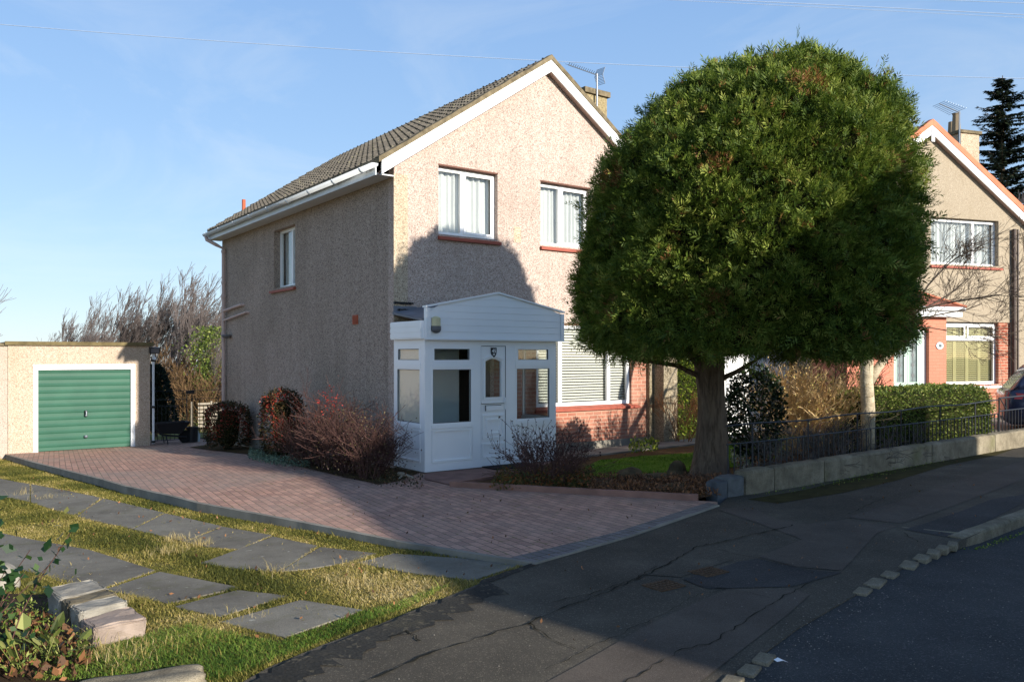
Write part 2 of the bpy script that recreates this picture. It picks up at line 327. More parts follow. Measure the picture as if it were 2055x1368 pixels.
m_groundgrass = None
def ground_mat(name, cols, sc=1.2, bump=.8):
    m = M(name, .97, .08); f = m.noise(sc, 8, rough=.7); c = m.ramp(f, [(.3, cols[0]), (.5, cols[1]), (.7, cols[2])]); g = m.noise(50, 4)
    c = m.mix(.6, c, m.ramp(g, [(.3, (.45, .45, .45)), (.7, (1.35, 1.35, 1.35))]), 'MULTIPLY'); m.color(c); m.bump(g, bump, .02); return m.m
m_verge_ground = ground_mat('rough_grass_ground', [K(84, 86, 38), K(116, 108, 58), K(140, 122, 78)])
m_lawn = ground_mat('lawn_ground', [K(66, 96, 20), K(88, 118, 28), K(104, 128, 40)], 2)
m_field = ground_mat('far_field', [K(96, 104, 48), K(120, 116, 66), K(120, 100, 66)], .08, .2)
m_bed = ground_mat('planting_bed', [K(50, 40, 28), K(78, 62, 42), K(96, 84, 50)], 5, 1)
m_debris = ground_mat('needle_litter', [K(60, 46, 32), K(96, 70, 48), K(82, 82, 40)], 6, 1)

# ------------------------------------------------------------------ ground sheets (in the coordinates of the house frame)
def sheet(name, pts, off, mat, kind='structure', step=.5, zf=None, thick=0, parent=None, world=True):
    """pts world xy polygon; draped on the ground at G+off"""
    bm = bmesh.new(); vs = []
    for p in pts:
        u, v = HF.uv(*p); vs.append(bm.verts.new((u, v, 0)))
    bm.faces.new(vs); bmesh.ops.triangulate(bm, faces=bm.faces[:])
    us = [q.co.x for q in bm.verts]; vv = [q.co.y for q in bm.verts]
    for ax, lo, hi in ((0, min(us), max(us)), (1, min(vv), max(vv))):
        k = math.ceil(lo / step) * step
        while k < hi:
            co = [0, 0, 0]; no = [0, 0, 0]; co[ax] = k; no[ax] = 1
            bmesh.ops.bisect_plane(bm, geom=bm.verts[:] + bm.edges[:] + bm.faces[:], plane_co=co, plane_no=no); k += step
    for q in bm.verts:
        x, y = HF.w(q.co.x, q.co.y); q.co.z = G(x, y) + (zf(x, y) if zf else off)
    bmesh.ops.recalc_face_normals(bm, faces=bm.faces)
    if sum(f.normal.z for f in bm.faces) < 0: bmesh.ops.reverse_faces(bm, faces=bm.faces[:])
    if thick:
        r = bmesh.ops.extrude_face_region(bm, geom=bm.faces[:])
        for e in r['geom']:
            if isinstance(e, bmesh.types.BMVert): e.co.z -= thick
        bmesh.ops.recalc_face_normals(bm, faces=bm.faces)
    me = bpy.data.meshes.new(name); bm.to_mesh(me); bm.free(); me.materials.append(mat)
    o = bpy.data.objects.new(name, me); COL.objects.link(o); place(o, HF, (0, 0, 0))
    if kind: o['kind'] = kind
    return o
def gpl(l, off=0.0): return [gp(x, y, off) for x, y in l]
def inpoly(x, y, P):
    c = np.zeros(len(x), bool); n = len(P)
    for i in range(n):
        x0, y0 = P[i]; x1, y1 = P[(i + 1) % n]
        if y0 == y1: continue
        t = ((y0 > y) != (y1 > y)) & (x < (x1 - x0) * (y - y0) / (y1 - y0) + x0); c ^= t
    return c
# base terrain
ax = sorted(set([-600, -300, -150, -100, -70] + list(range(-50, 51, 2)) + [70, 100, 150, 300, 600])); bm_ = MB()
grid = [(u, v) for v in ax for u in ax]
vs_ = []
for u, v in grid:
    x, y = HF.w(u, v); vs_.append((u, v, G(x, y) - .16))
n_ = len(ax)
bm_.add(vs_, [(j * n_ + i, j * n_ + i + 1, (j + 1) * n_ + i + 1, (j + 1) * n_ + i) for j in range(n_ - 1) for i in range(n_ - 1)])
tag(bm_.build('ground', m_field, fr=HF, keep=True), kind='structure')

grass_off = lambda x, y: float(np.interp(HF.uv(x, y)[1], [-8, -6, -1], [-.02, -.05, -.11]))
def goff(px, py):
    p = gp(px, py)
    for _ in range(3): p = gp(px, py, grass_off(*p))
    return p
near_edge = [(15, 913), (250, 975), (400, 1010), (600, 1047), (800, 1087), (1065, 1130)]
NE = gpl(near_edge); pv_edge = gpl([(1065, 1130), (960, 1168), (860, 1208), (760, 1248), (650, 1288), (540, 1333), (470, 1372)])
front = gpl([(1065, 1130), (1260, 1075), (1440, 1013)])
edging = gpl([(1440, 1006), (1400, 1004), (1200, 993), (1060, 985), (905, 976)])
bed_e = gpl([(798, 966), (760, 972), (690, 958), (615, 940), (500, 912), (380, 898)])
hw = [HF.w(.1, 1.0), HF.w(.1, 12.5), HF.w(-4.8, 12.5)]
sheet('driveway', NE + front[1:] + edging + [HF.w(1.0, -.9), HF.w(.1, -.9)] + hw, 0, m_pave)
# border courses along the road edge of the drive, then the concrete strip
fb = [gp(1012, 1122), gp(1235, 1068), gp(1420, 1008)]
sheet('driveway_border', front + fb[::-1], .004, m_pave_g)
# road bend: kerb line
kerb = gpl([(2140, 1003), (2055, 1032), (1990, 1056), (1930, 1080)])
setts_line = gpl([(1930, 1083), (1850, 1116), (1790, 1147), (1715, 1190), (1600, 1256), (1533, 1305), (1440, 1372)])
kd = [gp(1440, 1372), (.75, 3.0), (-.2, 0), (-1.0, -3), (-2.2, -9)]
wall_line = [HF.w(1.55, -5.62), HF.w(40, -5.62)]
pav = pv_edge + [(-2.0, 3.0), (-4.2, -3), (-6, -9)] + kd[::-1] + setts_line[-2:0:-1] + kerb[::-1] + [(12, 13.2), (30, 24), (32, 26)] + [HF.w(30, -5.5), HF.w(1.9, -5.5)] + front[::-1]
pav = [p for i, p in enumerate(pav) if i == 0 or (abs(p[0] - pav[i - 1][0]) + abs(p[1] - pav[i - 1][1])) > .01]
sheet('pavement', pav, -.012, m_tar, thick=.25)
def roff(x, y): return float(np.interp(x, [3.4, 4.6], [-.022, -.115]))
road = kd[::-1] + setts_line[::-1][1:] + kerb[::-1] + [(12, 13.2), (30, 24), (60, 30), (60, -40), (-2, -40)]
road = [p for i, p in enumerate(road) if i == 0 or (abs(p[0] - road[i - 1][0]) + abs(p[1] - road[i - 1][1])) > .01]
sheet('road', road, 0, m_road, zf=roff, step=1.0)
# kerbs (stones with a rounded top edge)
def kerbstone(p, q, w=.13, h0=0, hb=-.2, name='kerb', mat=None, gap=.006, hq=None):
    p = np.array(p); q = np.array(q); d = q - p; L = np.linalg.norm(d); d /= L; n = np.array([-d[1], d[0]])
    if n[1] < 0: n = -n
    p = p + d * gap; q = q - d * gap; mb = MB(); hq = h0 if hq is None else hq; vs = []; m = 6
    prof = [(0, hb), (0, -.03), (.012, -.008), (.035, 0), (w - .01, 0), (w, -.01), (w, hb)]
    for i in range(m + 1):
        t = i / m; c = p + (q - p) * t; hh = h0 + (hq - h0) * t + random.uniform(-.003, .003)
        for a, z in prof:
            xy = c + n * (a + random.uniform(-.002, .002)); vs.append((xy[0], xy[1], G(*c) + (hh + z if z > hb else z)))
    k = len(prof)
    mb.add(vs, [(i * k + j, i * k + j + 1, (i + 1) * k + j + 1, (i + 1) * k + j) for i in range(m) for j in range(k - 1)] + [tuple(range(k)), tuple(range(m * k, m * k + k))])
    c = (float(p[0]), float(p[1]), 0); o = mb.build(name, mat or m_stone, fr=WF, loc=c); o['kind'] = 'structure'; return o
ks = gpl([(2400, 940), (2290, 955), (2160, 994), (2029, 1043), (1932, 1079)])
for a, b in zip(ks[:-1], ks[1:]): kerbstone(b, a, .14, .004)
k0 = gp(1926, 1070); k1 = gp(1800, 1055); kerbstone(k1, k0, .07, -.012, hq=.0)
# ragged soft edge of the pavement against the verge: strip of broken tar
ed = []; eo = []
for i in range(41):
    t = i / 40 * (len(pv_edge) - 1); j = min(int(t), len(pv_edge) - 2); f_ = t - j
    p = np.array(pv_edge[j]) * (1 - f_) + np.array(pv_edge[j + 1]) * f_
    q = np.array([.87, -.5]); wdt = .16 + .12 * abs(sin(i * 1.3)) + .1 * random.random() if i > 6 else .05
    ed.append(tuple(p - q * random.uniform(0, .05))); eo.append(tuple(p + q * wdt))
mb = MB(); vs = []
for a, b in zip(ed, eo):
    for k in range(5): c = np.array(a) + (np.array(b) - np.array(a)) * k / 4; vs.append((c[0], c[1], G(*c) + (.004 - .012 * (k / 4) if k else -.03) + random.uniform(-.003, .003)))
mb.add(vs, [(5 * i + j, 5 * i + j + 1, 5 * i + 6 + j, 5 * i + 5 + j) for i in range(len(ed) - 1) for j in range(4)]); o = mb.build('pavement_edge', m_edge, fr=WF, loc=(0, 5, 0)); o['kind'] = 'structure'
sheet('verge_moss', gpl([(1500, 1000), (1620, 980), (1760, 946), (1900, 915), (2000, 896), (2060, 890), (2000, 912), (1900, 932), (1800, 962), (1700, 985), (1560, 1008)]), -.008, m_moss)
# patches of different tarmac and the long cracks
for nm, P, mt, o_ in [
    ('pavement_patch', [(1400, 1368), (1580, 1230), (1625, 1190), (1590, 1178), (1460, 1178), (1300, 1250), (1160, 1330), (1090, 1368)], m_tar_r, -.008),
    ('pavement_patch', [(1440, 1020), (1500, 1014), (1560, 1040), (1620, 1050), (1700, 1040), (1800, 1054), (1760, 1067), (1690, 1142), (1600, 1135), (1522, 1114), (1610, 1080)], m_tar_r, -.008),
    ('pavement_patch', [(1520, 1118), (1480, 1125), (1370, 1160), (1420, 1178), (1590, 1174), (1640, 1160), (1690, 1146), (1620, 1140)], m_tar_d, -.008),
    ('pavement_patch', [(1700, 1036), (1810, 1048), (2055, 960), (2200, 915), (2100, 910), (1900, 970)], m_tar_r, -.008),
    ('pavement_patch', [(1450, 1100), (1400, 1095), (1330, 1126), (1290, 1150), (1365, 1155), (1470, 1120)], m_tar, -.0075),
    ('pavement_patch', [(1815, 1060), (1905, 1076), (1930, 1068), (2055, 1006), (2055, 990), (1990, 1000), (1850, 1050)], m_tar_d, -.008)]:
    sheet(nm, gpl(P), o_, mt)
def crack(P, wd=.025, name='pavement_crack', mat=None):
    pts = gpl(P); out = []; L = []; Rr = []
    for i in range(len(pts) - 1):
        a = np.array(pts[i]); b = np.array(pts[i + 1]); n = int(np.linalg.norm(b - a) / .07) + 1
        d = (b - a) / np.linalg.norm(b - a); q = np.array([-d[1], d[0]])
        for k in range(n):
            c = a + (b - a) * k / n + q * random.uniform(-.016, .016); ww = wd * random.uniform(.05, .5)
            L.append(tuple(c + q * ww)); Rr.append(tuple(c - q * ww))
    mb = MB(); vs = []
    for a, b in zip(L, Rr): vs += [(a[0], a[1], G(*a) - .0035), (b[0], b[1], G(*b) - .0035)]
    mb.add(vs, [(2 * i, 2 * i + 1, 2 * i + 3, 2 * i + 2) for i in range(len(L) - 1)])
    c0 = (pts[0][0], pts[0][1], 0); o = mb.build(name, mat or m_crack, fr=WF, loc=c0); o['kind'] = 'structure'
crack([(720, 1368), (860, 1310), (1000, 1265), (1060, 1248), (1120, 1220), (1220, 1185), (1310, 1145), (1400, 1095), (1450, 1085), (1600, 1050)], .022)
crack([(1060, 1248), (1100, 1275), (1165, 1308)], .02)
crack([(1250, 1368), (1370, 1300), (1420, 1290), (1480, 1255), (1560, 1200), (1640, 1160)], .012)
crack([(1095, 1340), (1200, 1290), (1310, 1240), (1400, 1190), (1470, 1178)], .008)
crack([(1110, 1205), (1180, 1190), (1270, 1160), (1330, 1130)], .012)
crack([(1370, 1160), (1400, 1172), (1470, 1180), (1560, 1200)], .009)
crack([(1520, 1118), (1600, 1140), (1690, 1150)], .009)
crack([(1800, 1060), (1850, 1090), (1860, 1096)], .008)
crack([(1700, 1030), (1780, 995), (1860, 980)], .01)
crack([(1440, 1100), (1500, 1115), (1520, 1118)], .01)
crack([(780, 1275), (820, 1262), (850, 1290)], .02)
# inspection covers
for i, (x, y) in enumerate([(1332, 1172), (1422, 1145)]):
    c = gp(x, y); mb = MB(); z = G(*c) - .005; u0, v0 = HF.uv(*c); r = .13
    mb.box(u0 - r, u0 + r, v0 - r * .8, v0 + r * .8, z - .02, z + .004)
    for k in range(6):
        for l in range(4): mb.box(u0 - r + .02 + k * .04, u0 - r + .045 + k * .04, v0 - r * .8 + .02 + l * .045, v0 - r * .8 + .045 + l * .045, z + .004, z + .010)
    o = mb.build('inspection_cover', m_rust, fr=HF, loc=(u0, v0, z))
    tag(o, ['rusty square iron stopcock cover in the tarmac, the one nearer the block driveway', 'rusty square iron stopcock cover in the tarmac, the one nearer the kerb stones'][i], 'metal cover', 'rusty covers in the pavement')
# granite setts closing the dropped kerb
SL = ['pale granite sett next to the raised kerb end', 'granite sett second from the raised kerb end', 'granite sett third from the raised kerb end', 'granite sett fourth from the raised kerb end',
      'largest granite sett, fifth from the raised kerb end', 'small granite sett just after the mossy gap in the row', 'long pale granite sett last but one in the clean row', 'last granite sett of the clean row, before the loose gravel',
      'half buried sett farthest down the gravel, beside the white litter', 'half buried sett at the bottom edge of the picture, nearer the road', 'half buried sett at the bottom edge of the picture, nearer the verge']
for i, (x, y, l, wd) in enumerate([(1912, 1089, .2, .09), (1893, 1096, .2, .1), (1873, 1105, .21, .1), (1851, 1116, .22, .11), (1824, 1130, .26, .13), (1786, 1150, .19, .11), (1757, 1166, .26, .12), (1731, 1183, .2, .11), (1533, 1317, .17, .1), (1505, 1340, .16, .1), (1468, 1362, .16, .1)]):
    c = np.array(gp(x, y)); mb = MB(); a = math.atan2(2.6, 1.9) + random.uniform(-.06, .06) if i < 8 else 1.0; d = np.array([cos(a), sin(a)]); n = np.array([-d[1], d[0]]); l *= .5; wd *= .5
    cs = [c + d * (sx * l * random.uniform(.88, 1)) + n * (sy * wd * random.uniform(.85, 1.05)) for sx, sy in ((-1, -1), (1, -1), (1, 1), (-1, 1))]
    z = G(*c); mb.add([(p[0], p[1], z - .06) for p in cs] + [(p[0], p[1], z - .002 + random.uniform(-.002, .003)) for p in cs], [(3, 2, 1, 0), (4, 5, 6, 7), (0, 1, 5, 4), (1, 2, 6, 5), (2, 3, 7, 6), (3, 0, 4, 7)])
    o = mb.build('granite_sett', m_stone, fr=WF, loc=(c[0], c[1], z - .06), bevel=.008); tag(o, SL[i], 'paving sett', 'granite setts along the dropped kerb')
# driveway edge strip
def strip(name, pts, w0, h, drop, mat, kind='structure', off=0.0, label=None, cat=None, segs=8, fr=WF):
    L = []
    for i in range(len(pts) - 1):
        a = np.array(pts[i]); b = np.array(pts[i + 1])
        for k in range(segs): L.append(a + (b - a) * k / segs)
    L.append(np.array(pts[-1])); mb = MB(); vs = []
    for i, p in enumerate(L):
        d = L[min(i + 1, len(L) - 1)] - L[max(i - 1, 0)]; d = d / np.linalg.norm(d); q = np.array([-d[1], d[0]]) * w0 / 2; z = G(*p) + off
        for sgn, zz in ((-1, -drop), (-1, h), (1, h), (1, -drop)): vs.append((*(p + q * sgn), z + zz + random.uniform(-.002, .002)))
    mb.add(vs, [(4 * i + j, 4 * i + (j + 1) % 4, 4 * i + 4 + (j + 1) % 4, 4 * i + 4 + j) for i in range(len(L) - 1) for j in range(4)] + [(0, 1, 2, 3), tuple(len(L) * 4 - 4 + j for j in range(4))])
    p0 = pts[0]; o = mb.build(name, mat, fr=WF, loc=(p0[0], p0[1], 0))
    if kind: o['kind'] = kind
    return o
strip('driveway_kerb', NE, .06, .012, .3, m_conc)
strip('driveway_kerb', front, .05, .004, .1, m_conc)
# the verge of rough grass
vpoly = [gp(-80, 893)] + [goff(15, 917)] + [tuple(p) for p in NE[1:]] + pv_edge[1:] + [(-2.0, 3.0), (-4.2, -3), (-20, -3), (-26, 12), (-18, 24)]
vpoly[0] = goff(-80, 893)
sheet('verge', vpoly, 0, m_verge_ground, zf=grass_off)
# slab paths in the verge
slabs = [[(-60, 950), (60, 972), (60, 1008), (-60, 985)], [(62, 972), (205, 1000), (150, 1037), (62, 1009)], [(207, 1001), (330, 1030), (265, 1062), (152, 1038)],
         [(332, 1031), (445, 1057), (370, 1088), (268, 1063)], [(447, 1058), (545, 1075), (480, 1103), (415, 1098), (373, 1089)],
         [(548, 1078), (640, 1097), (560, 1148), (470, 1144), (400, 1132), (440, 1118)], [(643, 1099), (755, 1112), (700, 1130), (620, 1143), (563, 1148)],
         [(790, 1112), (1055, 1131), (950, 1166), (830, 1152), (715, 1131)],
         [(-40, 1062), (60, 1083), (180, 1105), (310, 1146), (205, 1182), (120, 1168), (-40, 1118)], [(320, 1149), (480, 1180), (335, 1213), (210, 1185)],
         [(477, 1186), (578, 1197), (440, 1240), (352, 1219)], [(603, 1206), (728, 1226), (572, 1281), (440, 1251)]]
SLP = []
for i, P in enumerate(slabs):
    pts = [goff(*p) for p in P]; SLP.append(pts)
    o = sheet('path', pts, 0, m_slab, zf=lambda x, y: grass_off(x, y) + .012, step=.6, thick=.05)
# beds and lawn
zbed = lambda x, y: .02
bedpoly = [HF.w(-.02, 9.6), HF.w(-.02, -.9)] + bed_e
sheet('planting_bed', bedpoly, .015, m_bed)
fpoly = edging[1:] + [HF.w(1.9, -1.6), HF.w(2.7, -1.02), HF.w(2.7, -.02), HF.w(16, -.02), HF.w(18, -5.4), HF.w(1.75, -5.45)]
sheet('front_garden_bed', fpoly, .02, m_debris)
lawn = gpl([(1172, 943), (1165, 955), (1240, 965), (1320, 955), (1480, 940), (1640, 905), (1700, 880), (1560, 876), (1400, 912), (1290, 918), (1200, 928)])
sheet('lawn', lawn, .035, m_lawn)
sheet('garden_path', [HF.w(2.8, -1.1), HF.w(8.2, -1.1), HF.w(8.2, -.25), HF.w(2.8, -.25)], .05, m_conc, thick=.08)
pp = [gp(905, 974), gp(1065, 950), HF.w(2.6, -1.5), HF.w(2.6, -1.05), HF.w(0.0, -1.05), gp(852, 962)]
sheet('porch_path', pp, .012, m_kerbred)
strip('terracotta_edging', edging[1:], .08, .075, .1, m_kerbred)
strip('terracotta_edging', [gp(905, 976), gp(1080, 948)], .06, .06, .1, m_kerbred)
m_backlawn = m_lawn
sheet('back_lawn', [HF.w(-1.4, 12.5), HF.w(-9, 30), HF.w(8, 30), HF.w(8, 12.5)], -.03, m_field, step=2)
# gritty verge between neighbour and street
sheet('neighbour_drive', [HF.w(9.2, -5.3), HF.w(30, -5.3), HF.w(30, 1), HF.w(10.4, 0)], .03, m_conc)

# ------------------------------------------------------------------ windows and walls
def fmap(v0): return lambda a, d, z: (a, v0 + d, z)       # facing the street
def smap(u0): return lambda a, d, z: (u0 + d, a, z)       # facing the drive
def window(par, mp, a0, a1, z0, z1, mull=(), trans=None, rec=.1, cover='curtain', fw=.06, sill=True, sillw=.1, sillcol=None, name='window', fm=None, sash=(), cmat=None):
    """outer frame with mullions/transom as the part; pane, sill, curtain as sub-parts"""
    fm = fm or m_white; mb = MB(mp); d0, d1 = rec, rec + .06
    mb.box(a0, a1, d0, d1, z0, z0 + fw); mb.box(a0, a1, d0, d1, z1 - fw, z1)
    mb.box(a0, a0 + fw, d0, d1, z0 + fw, z1 - fw); mb.box(a1 - fw, a1, d0, d1, z0 + fw, z1 - fw)
    xs = [a0 + fw]; 
    for m in mull: mb.box(m - fw * .6, m + fw * .6, d0 + .002, d1, z0 + fw, z1 - fw)
    if trans:
        cuts = [a0 + fw] + sum([[m - fw * .6, m + fw * .6] for m in mull], []) + [a1 - fw]
        for i in range(0, len(cuts), 2): mb.box(cuts[i], cuts[i + 1], d0 + .004, d1, trans - fw * .5, trans + fw * .5)
    for (s0, s1, t0, t1) in sash:
        q = .045; mb.box(s0, s1, d0 - .012, d0, t0, t0 + q); mb.box(s0, s1, d0 - .012, d0, t1 - q, t1); mb.box(s0, s0 + q, d0 - .012, d0, t0 + q, t1 - q); mb.box(s1 - q, s1, d0 - .012, d0, t0 + q, t1 - q)
    f = mb.build(name, fm, par)
    p = MB(mp); p.box(a0 + fw * .5, a1 - fw * .5, d0 + .03, d0 + .036, z0 + fw * .5, z1 - fw * .5); p.build('pane', m_glass, f)
    if cover == 'curtain':
        c = MB(mp); n = int((a1 - a0) / .012); vs = []
        for i in range(n + 1):
            a = a0 + .03 + (a1 - a0 - .06) * i / n; d = d1 + .06 + .022 * sin(a * 2 * pi / .11 + .8 * sin(a * 9)) + .01 * sin(a * 71)
            vs += [(a, d, z0 + .02), (a, d + .012 * sin(a * 23), z1 - .02)]
        c.add(vs, [(2 * i, 2 * i + 2, 2 * i + 3, 2 * i + 1) for i in range(n)]); c.build('curtain', m_curt, f, smooth=True, keep=True)
    elif cover == 'blind':
        c = MB(mp); z = z0 + .05; a_ = .0175
        while z < z1 - .03:
            c.add([(a0 + .04, d1 + .03, z - a_), (a1 - .04, d1 + .03, z - a_), (a1 - .04, d1 + .055, z + a_), (a0 + .04, d1 + .055, z + a_)], [(0, 1, 2, 3)]); z += .055
        c.build('blind', cmat or m_blind, f, keep=True)
    elif cover == 'shutter':
        c = MB(mp); n = max(2, round((a1 - a0) / .42)); wd = (a1 - a0 - .1) / n
        for i in range(n):
            s0 = a0 + .05 + i * wd; c.box(s0, s0 + .05, d1 + .03, d1 + .055, z0 + .04, z1 - .04); c.box(s0 + wd - .05, s0 + wd - .003, d1 + .03, d1 + .055, z0 + .04, z1 - .04); z = z0 + .07
            while z < z1 - .05:
                c.add([(s0 + .05, d1 + .032, z - .015), (s0 + wd - .05, d1 + .032, z - .015), (s0 + wd - .05, d1 + .052, z + .02), (s0 + .05, d1 + .052, z + .02)], [(0, 1, 2, 3)]); z += .055
        c.build('shutter', cmat or m_blind_y, f, keep=True)
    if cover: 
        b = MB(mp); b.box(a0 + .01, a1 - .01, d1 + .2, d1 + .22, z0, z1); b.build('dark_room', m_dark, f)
    if sill:
        s = MB(mp); s.add([(a0 - sillw * .3, -.06, z0 - .1), (a1 + sillw, -.06, z0 - .1), (a1 + sillw, rec - .002, z0 - .1), (a0 - sillw * .3, rec - .002, z0 - .1),
                           (a0 - sillw * .3, -.06, z0 - .05), (a1 + sillw, -.06, z0 - .05), (a1 + sillw * .2, rec - .002, z0 - .002), (a0 - .002, rec - .002, z0 - .002)],
                          [(3, 2, 1, 0), (4, 5, 6, 7), (0, 1, 5, 4), (1, 2, 6, 5), (2, 3, 7, 6), (3, 0, 4, 7)]); s.build('sill', sillcol or m_sill, f)
    return f
def wallmesh(mp, a0, a1, z0, z1, holes, th=.22, top=None, mb=None):
    mb = mb or MB(mp); As = sorted({a0, a1} | {h[0] for h in holes} | {h[1] for h in holes}); Zs = sorted({z0, z1} | {h[2] for h in holes} | {h[3] for h in holes})
    inh = lambda a, z: any(h[0] < a < h[1] and h[2] < z < h[3] for h in holes)
    for i in range(len(As) - 1):
        for j in range(len(Zs) - 1):
            if inh((As[i] + As[i + 1]) / 2, (Zs[j] + Zs[j + 1]) / 2): continue
            for d in (0, th): mb.add([(As[i], d, Zs[j]), (As[i + 1], d, Zs[j]), (As[i + 1], d, Zs[j + 1]), (As[i], d, Zs[j + 1])], [(0, 1, 2, 3)])
    for (b0, b1, c0, c1) in list(holes) + [(a0, a1, z0, z1)]:
        mb.add([(b0, 0, c0), (b0, th, c0), (b0, th, c1), (b0, 0, c1)], [(0, 1, 2, 3)]); mb.add([(b1, 0, c0), (b1, th, c0), (b1, th, c1), (b1, 0, c1)], [(0, 1, 2, 3)])
        mb.add([(b0, 0, c0), (b1, 0, c0), (b1, th, c0), (b0, th, c0)], [(0, 1, 2, 3)])
        if not (c1 == z1 and top): mb.add([(b0, 0, c1), (b1, 0, c1), (b1, th, c1), (b0, th, c1)], [(0, 1, 2, 3)])
    if top:
        for d in (0, th): mb.add([(a0, d, z1)] + [(p[0], d, p[1]) for p in top] + [(a1, d, z1)], [tuple(range(len(top) + 2))])
    return mb
RZ, SLOPE, HALF = 7.49, .674, 3.28             # ridge height of barge top, roof slope, half width
zr = lambda u: RZ - SLOPE * abs(u - HALF)
DEPTH = 9.5
def roof_tiles(side, v0, v1, eave_over, lift=.03, course=.27, tw=.225):
    """interlocking tiles in courses; each course is a stepped wave of raised rolls"""
    mb = MB(); cs = cos(math.atan(SLOPE)); L = (HALF + eave_over) / cs; n = int(L / course) + 1; sgn = -1 if side == 'left' else 1
    prof = [(a_ * .75, h_) for a_, h_ in [(0, .0), (.10, .0), (.135, .026), (.165, .032), (.195, .026), (.22, .0), (.295, .0), (.2999, -.012)]]
    vv = []; v = v0
    while v < v1:
        for a, h in prof:
            if v + a < v1: vv.append((v + a, h))
        v += tw
    m = len(vv)
    for k in range(n):
        s1 = L - k * course; s0 = max(s1 - course - .03, 0); vs = []      # distance down the slope from the ridge
        for (s, up) in ((s1, .046), (s1, .006), (s0, .008)):
            for j, (v, h) in enumerate(vv):
                jit = .004 * sin(k * 7.1 + int((v - v0) / tw) * 3.7)
                if s == s1 and up < .02: hh = up + lift - .03
                else: hh = up + lift + h * (1 if up > .02 else .9) + jit
                u = HALF + sgn * (s * cs) + sgn * hh * SLOPE * cs; z = RZ - s * cs * SLOPE + hh * cs
                vs.append((u, v, z))
        mb.add(vs, [(m + j, m + j + 1, j + 1, j) for j in range(m - 1)] + [(j, j + 1, 2 * m + j + 1, 2 * m + j) for j in range(m - 1)])
    return mb
def build_shell(fr, label, wallmat, front_holes, side_holes, brick_rect, brickm, vergem, tile_l=True, loc=(0, 0, 0), g0=-.75, tilem=None, sidemat=None):
    r = root('house', fr, loc, label, 'house')
    body = wallmesh(fmap(0), 0, 6.53, g0, 5.22, front_holes, .2, top=[(0, zr(0) - .02), (HALF, zr(HALF) - .02), (6.53, zr(6.53) - .02)])
    body.build('front_wall', wallmat, r)
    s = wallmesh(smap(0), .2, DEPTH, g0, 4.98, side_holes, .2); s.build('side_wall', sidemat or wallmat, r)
    o = MB(); o.box(6.33, 6.53, .2, DEPTH, g0, 4.98); o.box(.2, 6.33, DEPTH - .2, DEPTH - .001, g0, 4.93)
    o.prism([(.2, 4.93), (HALF, zr(HALF) - .12), (6.33, 4.93)], DEPTH - .2, DEPTH - .001); o.build('rear_wall', wallmat, r)
    f = MB(); f.box(.2, 6.33, .2, DEPTH - .2, 2.5, 2.55); f.box(2.9, 3.0, .2, DEPTH - .2, 2.55, 4.9); f.build('inner_floor', m_dark, r)
    # roof: tiled left slope in full, right slope
    rf = roof_tiles('left', -.1, DEPTH + .1, .33).build('roof', tilem or m_tile, r)
    roof_tiles('right', -.1, DEPTH + .1, .33).build('right_slope_tiles', tilem or m_tile, rf)
    dk = MB()
    for sg in (-1, 1): dk.add([(HALF, -.08, RZ - .05), (HALF, DEPTH + .08, RZ - .05), (HALF + sg * 3.6, DEPTH + .08, RZ - .05 - 3.6 * SLOPE), (HALF + sg * 3.6, -.08, RZ - .05 - 3.6 * SLOPE)], [(0, 1, 2, 3)])
    dk.build('roof_deck', m_dark, rf)
    rd = MB()
    for k in range(22):
        v0 = -.12 + k * .445; hh = .085 + random.uniform(-.006, .006); pr = [(HALF + .14 * cos(t), RZ - .035 + (hh + .02) * sin(t)) for t in np.linspace(0, pi, 9)]
        rd.prism(pr, v0, min(v0 + .438, DEPTH + .12))
    rd.build('ridge_tiles', vergem if vergem is m_tile_r else m_verge, rf)
    return r, rf
def barge(r, rf, mat, vergem, over=.3, vh=.09):
    for sg, nm in ((-1, 'bargeboard'), (1, 'bargeboard')):
        e = HALF + over
        b = MB(); b.prism([(HALF, RZ), (HALF + sg * e, RZ - SLOPE * e), (HALF + sg * e, RZ - SLOPE * e - .22), (HALF, RZ - .22)], -.15, -.12); b.build(nm, mat, r)
        s = MB(); s.add([(HALF, -.12, RZ - .2), (HALF, -.004, RZ - .2), (HALF + sg * e, -.004, RZ - .2 - SLOPE * e), (HALF + sg * e, -.12, RZ - .2 - SLOPE * e),
                         (HALF, -.12, RZ - .17), (HALF, -.004, RZ - .17), (HALF + sg * e, -.004, RZ - .17 - SLOPE * e), (HALF + sg * e, -.12, RZ - .17 - SLOPE * e)], [(0, 1, 2, 3), (4, 5, 6, 7), (0, 3, 7, 4), (1, 2, 6, 5)]); s.build('soffit', m_pinkpipe, r)
    vg = MB()
    for sg in (-1, 1):
        n = 26; vs = []
        for i in range(n + 1):
            t = (HALF + .36) * i / n; z = RZ - SLOPE * t; j = random.uniform(-.012, .012)
            vs += [(HALF + sg * t, -.165, z + .002), (HALF + sg * t, -.17 + j * .4, z + vh + j), (HALF + sg * t, -.02, z + vh + .012 + j), (HALF + sg * t, .02, z + .01)]
        vg.add(vs, [(4 * i + j, 4 * i + (j + 1) % 4, 4 * i + 4 + (j + 1) % 4, 4 * i + 4 + j) for i in range(n) for j in range(4)] + [(0, 1, 2, 3), tuple(4 * n + j for j in range(4))])
    vg.build('verge', vergem, rf)
